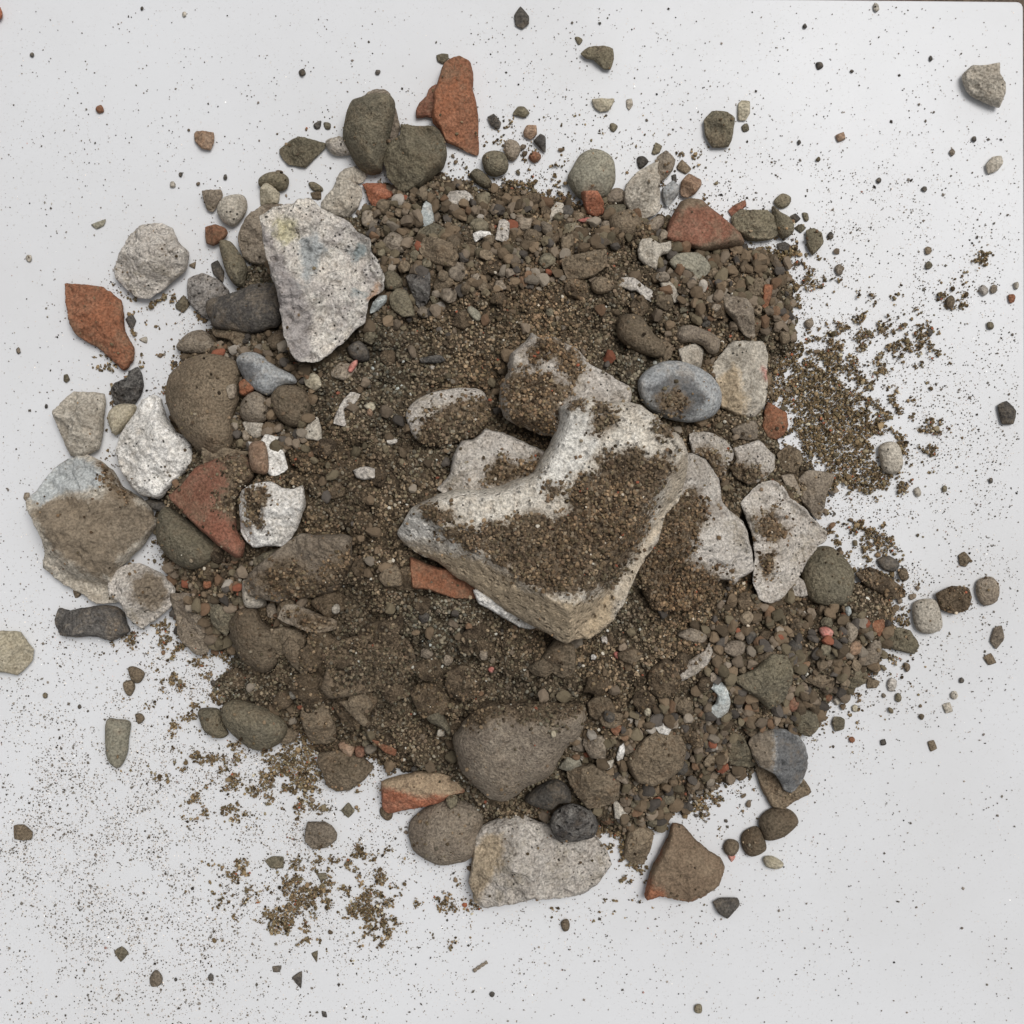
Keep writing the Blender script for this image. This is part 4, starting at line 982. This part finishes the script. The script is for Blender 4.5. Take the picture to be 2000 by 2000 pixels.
AUTO = [  # plan polygon, count, min and max size
 ('690,390 760,340 860,345 900,370 1000,375 1200,400 1230,430 1100,480 1090,520 900,560 800,600 740,620 710,560 700,450', 40, 20, 34),
 ('1220,430 1300,470 1480,470 1500,640 1440,640 1300,600 1250,560', 12, 16, 26),
 ('1370,1110 1530,1110 1680,1190 1640,1300 1540,1400 1400,1400 1300,1330 1330,1200', 22, 16, 30),
 ('1050,1340 1300,1330 1450,1400 1330,1540 1200,1590 1100,1480', 14, 16, 28),
 ('330,640 560,600 600,700 580,850 380,850', 10, 14, 26),
 ('300,1060 460,1050 470,1180 400,1290 330,1200', 5, 12, 20),
 ('600,1320 850,1350 850,1460 720,1460', 3, 12, 18),
 ('650,600 900,560 1200,560 1180,680 930,700 700,900 600,900', 4, 12, 16)]
MIXM = ['brown'] * 6 + ['olive'] * 6 + ['taup'] * 7 + ['dark'] * 3 + ['clod'] * 2 + ['greyp'] * 1 + ['brick'] * 1
pm = {}
occ = []
OKID = {1} | {k_ for k_, it in zip(range(2, 10000), ITEMS) if it[6] == 'clod'}
for poly, cnt, lo_, hi_ in AUTO:
    pl_ = pp('W', poly); A_ = np.array(pl_)
    got = 0; tries = 0
    while got < cnt and tries < 9000:
        tries += 1
        x_ = random.uniform(A_[:, 0].min(), A_[:, 0].max()); y_ = random.uniform(A_[:, 1].min(), A_[:, 1].max())
        if not inside(x_, y_, pl_): continue
        zz = float(zat(x_, y_)); k_ = 1 - max(zz, 0) / CH
        X_, Y_ = 1000 + (x_ - 1000) * k_, 1000 + (y_ - 1000) * k_
        if int(zat(X_, Y_, ID)) not in OKID: continue
        r_ = lo_ + (hi_ - lo_) * random.random() ** 1.8
        r_ *= .5 * 1.15
        if any((X_ - a_) ** 2 + (Y_ - b2) ** 2 < ((r_ + c_) * .82) ** 2 for a_, b2, c_ in occ): continue
        # keep clear of neighbouring stones' middles
        if sum(int(zat(X_ + math.cos(t_) * r_ * .9, Y_ + math.sin(t_) * r_ * .9, ID)) not in OKID for t_ in np.arange(0, 6.28, 1.05)) > 2: continue
        occ.append((X_, Y_, r_))
        ti = random.randrange(len(PT)); mk = random.choice(MIXM)
        if (ti, mk) not in pm:
            me = bpy.data.meshes.new('pebble'); me.from_pydata((PT[ti] * 10 * S).tolist(), [], I3F.tolist()); me.materials.append(M[mk]); me.attributes.new('dirt', 'FLOAT', 'POINT'); me.attributes.new('patch', 'FLOAT_COLOR', 'POINT')
            me.attributes['patch'].data.foreach_set('color', [0.0] * (4 * len(me.vertices)))
            me.polygons.foreach_set('use_smooth', [True] * len(me.polygons)); me.update(); pm[(ti, mk)] = me
        o = bpy.data.objects.new('pebble', pm[(ti, mk)])
        zz = float(zat(X_, Y_))
        o.location = ((X_ - 1000) * S, (1000 - Y_) * S, (zz + r_ * .45) * S)
        o.rotation_euler = (random.uniform(-.5, .5), random.uniform(-.5, .5), random.uniform(0, 6.28))
        o.scale = (r_ / 10,) * 3
        C.objects.link(o); o['category'] = 'pebble'
        ITEMS.append([o, mk, (x_, y_), r_ * 1.8, 'rounded' if ti % 2 == 0 else 'angular', False, 'pebble'])
        sl = cells(X_ - r_, X_ + r_, Y_ - r_, Y_ + r_)
        dd = np.hypot(gx[sl] - X_, gy[sl] - Y_)
        up = dd < r_ * .8
        zc = Z[sl].copy(); zc[up] = np.maximum(zc[up], zz + r_ * .45 + .55 * np.sqrt(np.maximum(0, r_ ** 2 - dd[up] ** 2))); Z[sl] = zc
        ic = ID[sl].copy(); ic[up] = 100000; ID[sl] = ic
        got += 1

# ------------------------------------------------------------------ labels for everything not labelled by hand
def compass(dx, dy):
    a_ = math.degrees(math.atan2(-dy, dx)) % 360
    return ['right of', 'upper right of', 'above', 'upper left of', 'left of', 'lower left of', 'below', 'lower right of'][int(((a_ + 22.5) % 360) // 45)]
ORD = ['', 'second ', 'third ', 'fourth ', 'fifth ', 'sixth ', 'seventh ', 'eighth ', 'ninth ', 'tenth ', 'eleventh ', 'twelfth ', 'thirteenth ', 'fourteenth ', 'fifteenth ']
bucket = {}
for it in ITEMS:
    o, mk, c_, sz, shp, had, nm = it
    if not had:
        best = min(LAND, key=lambda L: math.hypot(c_[0] - L[1][0], c_[1] - L[1][1]) - L[2] * .45)
        dx, dy = c_[0] - best[1][0], c_[1] - best[1][1]
        szw = 'tiny' if sz < 16 else 'small' if sz < 32 else 'medium'
        kw_ = nm.replace('_', ' ')
        colw = WORD[mk] if not (mk in ('brick', 'redb', 'vivid') and 'brick' in kw_) else {'brick': 'terracotta', 'redb': 'red', 'vivid': 'orange'}[mk]
        key = (szw, shp, colw, kw_, compass(dx, dy), best[0])
        bucket.setdefault(key, []).append((math.hypot(dx, dy), len(bucket), o))
for key, L_ in bucket.items():
    L_.sort(key=lambda q_: (q_[0], q_[1]))
    szw, shp, colw, kw_, dr, ph = key
    for i, (_, _, o) in enumerate(L_):
        if len(L_) == 1: o['label'] = f'{szw} {shp} {colw} {kw_} {dr} {ph}'
        else: o['label'] = f'{ORD[min(i, 14)]}nearest {szw} {shp} {colw} {kw_} {dr} {ph}'
GN = {'pebble': 'pebbles scattered through the heap and over the board', 'stone': 'stones of middle size in the heap', 'rock': 'rocks of the heap',
      'brick_fragment': 'brick and tile fragments in the heap', 'brick_chip': 'small chips of brick in the heap', 'clod': 'clods of soil bedded in the heap'}
for it in ITEMS: it[0]['group'] = GN[it[6]]

# ------------------------------------------------------------------ twig and roots
def tube(name, P, r0, r1, mat, label, cat):
    P = [Vector(p) for p in P]; V = []; F = []; m = 8
    for i, p in enumerate(P):
        t = (P[min(i + 1, len(P) - 1)] - P[max(i - 1, 0)]).normalized()
        u = t.cross(Vector((0, 0, 1))).normalized(); v_ = t.cross(u)
        r = (r0 + (r1 - r0) * i / (len(P) - 1)) * (1 + .25 * math.sin(i * 2.1))
        for k_ in range(m):
            a_ = k_ * 2 * math.pi / m
            V.append(tuple(p + (u * math.cos(a_) + v_ * math.sin(a_)) * r))
    for i in range(len(P) - 1):
        for k_ in range(m):
            F.append((i * m + k_, i * m + (k_ + 1) % m, (i + 1) * m + (k_ + 1) % m, (i + 1) * m + k_))
    F.append(tuple(reversed(range(m)))); F.append(tuple((len(P) - 1) * m + k_ for k_ in range(m)))
    c_ = P[0]
    V = [(x_ - c_.x, y_ - c_.y, z_ - c_.z) for x_, y_, z_ in V]
    o = plain_mesh(name, V, F, mat, loc=tuple(c_))
    o.data.attributes.new('dirt', 'FLOAT', 'POINT')
    at = o.data.attributes.new('patch', 'FLOAT_COLOR', 'POINT'); at.data.foreach_set('color', [0.0] * (4 * len(V)))
    return tag(o, label, cat)
def path3(reg, s, up, n=5):
    Pq = pp(reg, s); out = []
    for i in range(len(Pq) - 1):
        for k_ in range(n):
            t = k_ / n
            x_ = Pq[i][0] * (1 - t) + Pq[i + 1][0] * t; y_ = Pq[i][1] * (1 - t) + Pq[i + 1][1] * t
            out.append((x_, y_))
    out.append(Pq[-1]); res = []
    for (x_, y_) in out:
        z_ = max(0, float(zat(x_, y_))); k_ = 1 - z_ / CH
        X_, Y_ = 1000 + (x_ - 1000) * k_, 1000 + (y_ - 1000) * k_
        res.append([(X_ - 1000) * S, (1000 - Y_) * S, (z_ + up) * S])
    zs = [r[2] for r in res]
    for _ in range(6): zs = [max(zs[i], (zs[max(i - 1, 0)] + zs[min(i + 1, len(zs) - 1)]) / 2) if 0 < i < len(zs) - 1 else zs[i] for i in range(len(zs))]
    for r, z_ in zip(res, zs): r[2] = z_
    return res
tube('twig', path3('N', '490,950 515,1020 550,1110 600,1180 620,1250', 3), 3.2 * S, 1.6 * S, M['greyp'],
     'thin pale grey twig sticking out of the gravel at the lower right', 'twig')
tube('stick', path3('P', '1725,1092 1762,1066 1798,1043', 3), 3.5 * S, 3.0 * S, M['taup'], 'short grey straight stick lying alone on the board at the bottom', 'stick')

# ------------------------------------------------------------------ loose grains: templates merged with numpy into single meshes
OV = np.array([(1, 0, 0), (-1, 0, 0), (0, 1, 0), (0, -1, 0), (0, 0, 1), (0, 0, -1)], float)
OF = np.array([(0, 2, 4), (2, 1, 4), (1, 3, 4), (3, 0, 4), (2, 0, 5), (1, 2, 5), (3, 1, 5), (0, 3, 5)])
def merged(name, X_, Y_, Zp, R, tints, TV, TF, label, cat, flat=.8, smooth=False):
    n = len(X_)
    r = np.random.default_rng(n)
    tv = np.stack(TV)                                   # T,v,3
    ti = r.integers(0, len(TV), n)
    V = tv[ti]                                          # n,v,3
    a1 = r.uniform(0, 6.283, n); a2 = r.uniform(0, 6.283, n); a3 = r.uniform(0, 6.283, n)
    def rot(V, a_, i, j):
        c_, s_ = np.cos(a_)[:, None], np.sin(a_)[:, None]
        x_, y_ = V[:, :, i].copy(), V[:, :, j].copy()
        V[:, :, i] = c_ * x_ - s_ * y_; V[:, :, j] = s_ * x_ + c_ * y_
    rot(V, a1, 0, 1); rot(V, a2, 1, 2); rot(V, a3, 0, 1)
    V = V * R[:, None, None]
    V[:, :, 2] *= flat
    V[:, :, 0] += X_[:, None] - 1000; V[:, :, 1] += 1000 - Y_[:, None]; V[:, :, 2] += Zp[:, None]
    nv = tv.shape[1]
    VV = (V.reshape(-1, 3) * S).astype(np.float32)
    FF = (TF[None] + (np.arange(n) * nv)[:, None, None]).reshape(-1).astype(np.int32)
    nf_ = n * len(TF)
    me = bpy.data.meshes.new(name)
    me.vertices.add(len(VV)); me.vertices.foreach_set('co', VV.ravel())
    me.loops.add(len(FF)); me.loops.foreach_set('vertex_index', FF)
    me.polygons.add(nf_); me.polygons.foreach_set('loop_start', np.arange(0, nf_ * 3, 3, dtype=np.int32))
    me.polygons.foreach_set('use_smooth', np.full(nf_, smooth))
    me.materials.append(M_grain)
    me.update(calc_edges=True)
    at = me.attributes.new('tint', 'FLOAT_COLOR', 'POINT')
    col = np.ones((n, nv, 4), np.float32); col[:, :, :3] = tints[:, None, :]
    at.data.foreach_set('color', col.ravel())
    o = bpy.data.objects.new(name, me); C.objects.link(o)
    return tag(o, label, cat, kind='stuff')

def soil_tints(n, r, light=0.010, redd=0.004):
    base = np.array([SOIL1, SOIL2, SOIL3, (0.165, 0.135, 0.088), (0.20, 0.145, 0.10), (0.24, 0.205, 0.155)])
    t_ = base[r.choice(6, n, p=[.26, .20, .14, .16, .14, .10])] * (r.uniform(.5, 1.5, n) ** 1.1)[:, None]
    u_ = r.random(n)
    t_[u_ < light] = np.array([.66, .62, .54]); t_[(u_ > light) & (u_ < light + redd)] = np.array([.36, .13, .08])
    return t_
def gravel_tints(n, r):
    base = np.array([(.215, .165, .112), (.185, .158, .108), (.250, .205, .155), (.150, .118, .082), (.115, .104, .092), (.30, .265, .215), (.235, .155, .10), (.45, .42, .37), (.30, .12, .075)])
    return base[r.choice(9, n, p=[.26, .20, .15, .16, .09, .05, .06, .015, .015])] * r.uniform(.6, 1.15, n)[:, None] * np.array([1.02, .98, .95])
def drift(t_, X_, Y_):
    n_ = fbm(X_ / 90, Y_ / 90, 201, 4, .6)[:, None]; m_ = fbm(X_ / 150, Y_ / 150, 202, 3)[:, None]
    return t_ * 1.03 * np.array([.99, 1.0, .98]) * (1 + .5 * n_) * (1 + m_ * np.array([.16, .0, -.14]))
def seen(X_, Y_):
    z_ = np.maximum(zat(X_, Y_), 0)
    return 1000 + (X_ - 1000) / (1 - z_ / CH), 1000 + (Y_ - 1000) / (1 - z_ / CH)
def grains(n, r):
    X_ = r.uniform(0, 2000, n); Y_ = r.uniform(0, 2000, n)
    return X_, Y_, zat(X_, Y_), zat(X_, Y_, ID)

r = np.random.default_rng(5)
TG1 = [rocky(I1V, 300 + i, 5, .6, .9, .15) for i in range(24)]
TG2 = [rocky(I2V, 400 + i, 9, .5, .9, .16) for i in range(24)]

# gravel: clods of 4-10 mm bedded in the mound, more of them in the coarse areas
X_, Y_, z_, i_ = grains(75000, r)
sx, sy = seen(X_, Y_)
coarse = 0.07 + np.zeros(len(X_))
for poly, cnt, lo_, hi_ in AUTO[:6]:
    coarse[inside(sx, sy, pp('W', poly))] = .95
rad = 3.2 + 13.5 * r.random(len(X_)) ** 2.7
near = r.random(len(X_)) < coarse * (0.45 + 0.55 * (fbm(sx / 60, sy / 60, 77, 3) > -.2))
kp = (i_ == 1) & near
merged('gravel', X_[kp], Y_[kp], z_[kp] + rad[kp] * .72, rad[kp], gravel_tints(kp.sum(), r), TG2, I2F,
       'brown gravel and clods packed between the stones of the heap', 'gravel', smooth=False)
X_, Y_, z_, i_ = grains(90000, r)
dE = np.clip(-zat(X_, Y_, _d), 0, None)
pe = .16 * np.exp(-dE / 18) + .005 * np.exp(-dE / 90)
for ex_, ey_, er_, es_ in ((560, 1490, 60, .02), (1600, 790, 80, .02), (1640, 1100, 60, .03), (350, 600, 80, .012), (1000, 300, 90, .012), (1270, 340, 90, .012), (1560, 490, 60, .02),
                           (1330, 1580, 70, .02), (590, 1750, 60, .01), (330, 1290, 60, .01)):
    pe = pe + es_ * np.exp(-((X_ - ex_) ** 2 + (Y_ - ey_) ** 2) / er_ ** 2)
kp = (i_ == 0) & (r.random(len(X_)) < pe)
rad = 2.6 + 6.5 * r.random(kp.sum()) ** 2.2
merged('loose_gravel', X_[kp], Y_[kp], rad * .55, rad, gravel_tints(kp.sum(), r), TG2, I2F,
       'small loose bits of gravel lying on the board round the heap', 'gravel', smooth=False)

# soil crumbs on the mound
X_, Y_, z_, i_ = grains(330000, r)
sx, sy = seen(X_, Y_)
co_ = np.zeros(len(X_), bool)
for poly, cnt, lo_, hi_ in AUTO[:6]: co_ |= inside(sx, sy, pp('W', poly))
kp = (i_ == 1) & (~co_ | (r.random(len(X_)) < .68))
co_ = co_[kp]
X2, Y2, z2 = X_[kp], Y_[kp], z_[kp]
rad = 1.6 + 3.4 * r.random(len(X2)) ** 2.6
merged('soil_crumbs', X2, Y2, z2 + rad * .3 + np.where(co_, 0, 1) * np.clip(fbm(X2 / 15, Y2 / 15, 304, 4, .6) + .2, 0, 1) * 9 * r.random(len(X2)), rad, drift(soil_tints(len(X2), r, .007, .003), X2, Y2), TG1, I1F,
       'fine brown soil crumbs covering the heap', 'soil crumbs')

# soil crumbs lying on stones, inside their soil patches and sparsely elsewhere
X_, Y_, z_, i_ = grains(420000, r)
sx, sy = seen(X_, Y_)
kp = np.zeros(len(X_), bool)
rn = r.random(len(X_))
nzz = fbm(sx / 16, sy / 16, 55, 5, .7)
for sid, patches in STONES.items():
    m_ = i_ == sid
    if not m_.any(): continue
    idx = np.where(m_)[0]
    dmax = np.full(len(idx), -99.)
    for dp in patches:
        sdist = edist(sx[idx], sy[idx], dp) * np.where(inside(sx[idx], sy[idx], dp), 1, -1)
        dmax = np.maximum(dmax, sdist)
    p_ = np.clip(.5 + (dmax + nzz[idx] * 55) / 26, 0, 1) ** 1.4 * np.clip((dmax + 40) / 14, 0, 1) * .8 + SPR.get(sid, .006) * np.clip(.5 + 2.2 * nzz[idx], 0, 2)
    kp[idx] = rn[idx] < p_
kp |= (i_ == 100000) & (rn < .02)
X2, Y2, z2 = X_[kp], Y_[kp], z_[kp]
rad = 1.6 + 3.2 * r.random(len(X2)) ** 2.2
hp_ = np.clip(fbm(X2 / 18, Y2 / 18, 303, 4, .6) + .25, 0, 1) * 12 * r.random(len(X2)) ** .8 * np.where(np.isin(i_[kp], list(OKID)), .25, 1.0)
merged('soil_on_stones', X2, Y2, z2 + rad * .35 + hp_, rad, drift(soil_tints(len(X2), r, .006, .003), X2, Y2) * np.array([.95, .90, .86]), TG1, I1F,
       'dark brown soil crumbs lying in patches on top of the rocks', 'soil crumbs')

# spilled soil clumps and specks on the board
BL = [  # seen centre, radii, strength
 (1533, 725, 40, 35, 1), (1558, 742, 50, 40, 1), (1610, 719, 50, 40, .9), (1641, 762, 50, 45, .9), (1592, 790, 50, 40, 1.2), (1641, 830, 60, 50, 1.2), (1595, 871, 50, 45, 1.1),
 (1635, 886, 55, 45, 1), (1672, 824, 50, 40, 1), (1685, 908, 55, 40, 1.1), (1741, 942, 50, 26, 1), (1778, 886, 32, 40, .95), (1822, 833, 24, 48, .95), (1697, 948, 55, 22, .8), (1641, 1032, 50, 24, .75),
 (1703, 1054, 45, 24, .8), (1734, 1070, 40, 26, .7), (1600, 551, 32, 24, .65), (1662, 569, 34, 26, .55), (1698, 587, 36, 30, .6), (1803, 594, 34, 26, .75), (1916, 518, 30, 34, .6), (1655, 652, 55, 34, .75),
 (1590, 677, 50, 34, .9), (1771, 652, 34, 26, .65), (1807, 674, 40, 26, .6), (1745, 700, 50, 34, .65), (1858, 587, 34, 20, .6), (1700, 740, 50, 40, .6), (1720, 800, 40, 40, .5), (1690, 640, 50, 40, .35),
 (1520, 470, 50, 30, .5), (1700, 600, 70, 30, .3), (590, 1755, 52, 60, 1.1), (560, 1800, 40, 40, .6), (745, 1745, 50, 55, .95), (690, 1760, 60, 30, .6), (730, 1810, 36, 36, .7),
 (460, 1710, 30, 50, .6), (430, 1760, 40, 40, .45), (600, 1690, 50, 20, .7), (700, 1675, 60, 18, .6), (860, 1760, 60, 16, .6), (900, 1740, 30, 40, .5), (880, 1840, 30, 20, .4),
 (560, 1500, 70, 45, 1.0), (600, 1470, 40, 40, .6), (480, 1480, 90, 60, .42), (380, 1460, 80, 60, .38), (350, 1340, 60, 50, .36), (300, 1240, 80, 30, .5), (390, 1300, 50, 60, .5),
 (230, 1240, 70, 20, .45), (400, 1560, 90, 40, .34), (520, 1560, 90, 40, .4), (660, 1560, 60, 30, .4), (700, 1520, 40, 30, .5), (1140, 1780, 40, 18, .4), (1240, 1700, 30, 60, .6),
 (1200, 1640, 30, 30, .8), (1300, 1560, 60, 40, .5), (1380, 1580, 30, 40, .4), (1000, 380, 60, 25, .6), (1060, 400, 60, 20, .6), (1100, 340, 40, 30, .3), (1020, 300, 60, 40, .18),
 (960, 250, 70, 50, .14), (1150, 260, 60, 30, .14), (240, 780, 20, 40, .6), (225, 830, 20, 40, .6), (330, 590, 90, 30, .35), (400, 580, 40, 40, .4), (260, 640, 60, 50, .3), (260, 720, 40, 30, .6),
 (1260, 350, 60, 60, .25), (1350, 320, 60, 60, .14), (1560, 480, 60, 30, .4), (1740, 1290, 50, 40, .2), (1660, 1400, 60, 40, .14), (640, 250, 50, 30, .12), (1640, 1150, 40, 40, .7)]
X_, Y_, z_, i_ = grains(950000, r)
f = np.zeros(len(X_))
for bx, by, rx, ry, s_ in BL:
    f += s_ * np.exp(-(((X_ - bx) / rx) ** 2 + ((Y_ - by) / ry) ** 2) * .9)
cl = fbm(X_ / 20, Y_ / 20, 91, 5, .65)
cl2 = fbm(X_ / 7, Y_ / 7, 92, 3, .65)
edge_ = np.exp(-np.clip(-zat(X_, Y_, _d), 0, None) / 16)
f = f * np.where(X_ > 1500, .80, 1.0) + .80 * edge_
p_ = np.clip((f * 1.0 + cl * 2.3 + cl2 * .55 - .78) * 3.6, 0, 1) * np.clip(f * 3, 0, 1) * .85
kp = (i_ == 0) & (r.random(len(X_)) < p_)
X2, Y2 = X_[kp], Y_[kp]
rad = 1.2 + 2.6 * r.random(len(X2)) ** 2.2 + 4.5 * (r.random(len(X2)) < .02) * r.random(len(X2))
hgt = np.clip(p_[kp] * 14 - 3, 0, 11) * r.random(len(X2)) ** 1.5
merged('spilled_soil', X2, Y2, rad * .5 + hgt, rad, soil_tints(len(X2), r, .01, .012) * np.array([1.12, 1.08, .92]), TG1, I1F,
       'small patches and crumbs of brown soil spilled on the board round the heap', 'soil')

# fine specks
X_, Y_, z_, i_ = grains(700000, r)
den = .022 + .36 * np.exp(-(((X_ - 1720) / 330) ** 2 + ((Y_ - 800) / 430) ** 2)) + .85 * np.exp(-(((X_ - 330) / 440) ** 2 + ((Y_ - 1620) / 330) ** 2)) \
    + .09 * np.exp(-(((X_ - 1130) / 280) ** 2 + ((Y_ - 220) / 190) ** 2)) + .05 * np.exp(-(((X_ - 1150) / 400) ** 2 + ((Y_ - 1830) / 150) ** 2)) \
    + .03 * np.exp(-(((X_ - 1550) / 200) ** 2 + ((Y_ - 1650) / 200) ** 2)) + .03 * np.exp(-(((X_ - 250) / 300) ** 2 + ((Y_ - 600) / 500) ** 2))
dist_heap = np.exp(-np.clip(-zat(X_, Y_, _d), 0, None) / 70)
den = den + .34 * dist_heap
den *= np.clip(.55 + 1.3 * fbm(X_ / 45, Y_ / 45, 61, 4, .6), .06, 2)
kp = (i_ == 0) & (r.random(len(X_)) < den) & (X_ < 1990) & (Y_ > 12)
X2, Y2 = X_[kp], Y_[kp]
rad = .6 + 1.5 * r.random(len(X2)) ** 2.6 + 2.6 * (r.random(len(X2)) < .035) * r.random(len(X2))
tn = soil_tints(len(X2), r, .004, .006) * r.uniform(.5, 1.0, len(X2))[:, None]
tn = (tn * .5 + tn.mean(1, keepdims=True) * .5) * np.where(rad < 1.3, 4.2, 1.6)[:, None] + np.where(rad < 1.3, .04, .0)[:, None]
merged('dust_specks', X2, Y2, rad * .5, rad, tn, [rocky(OV, 500 + i, 0, rough=.3) for i in range(20)], OF,
       'fine dark specks of grit sprinkled over the white board', 'grit')
print('ITEMSCOUNT', len(ITEMS), 'pebbles', sum(1 for i in ITEMS if i[6] == 'pebble'), 'grit', len(X2))
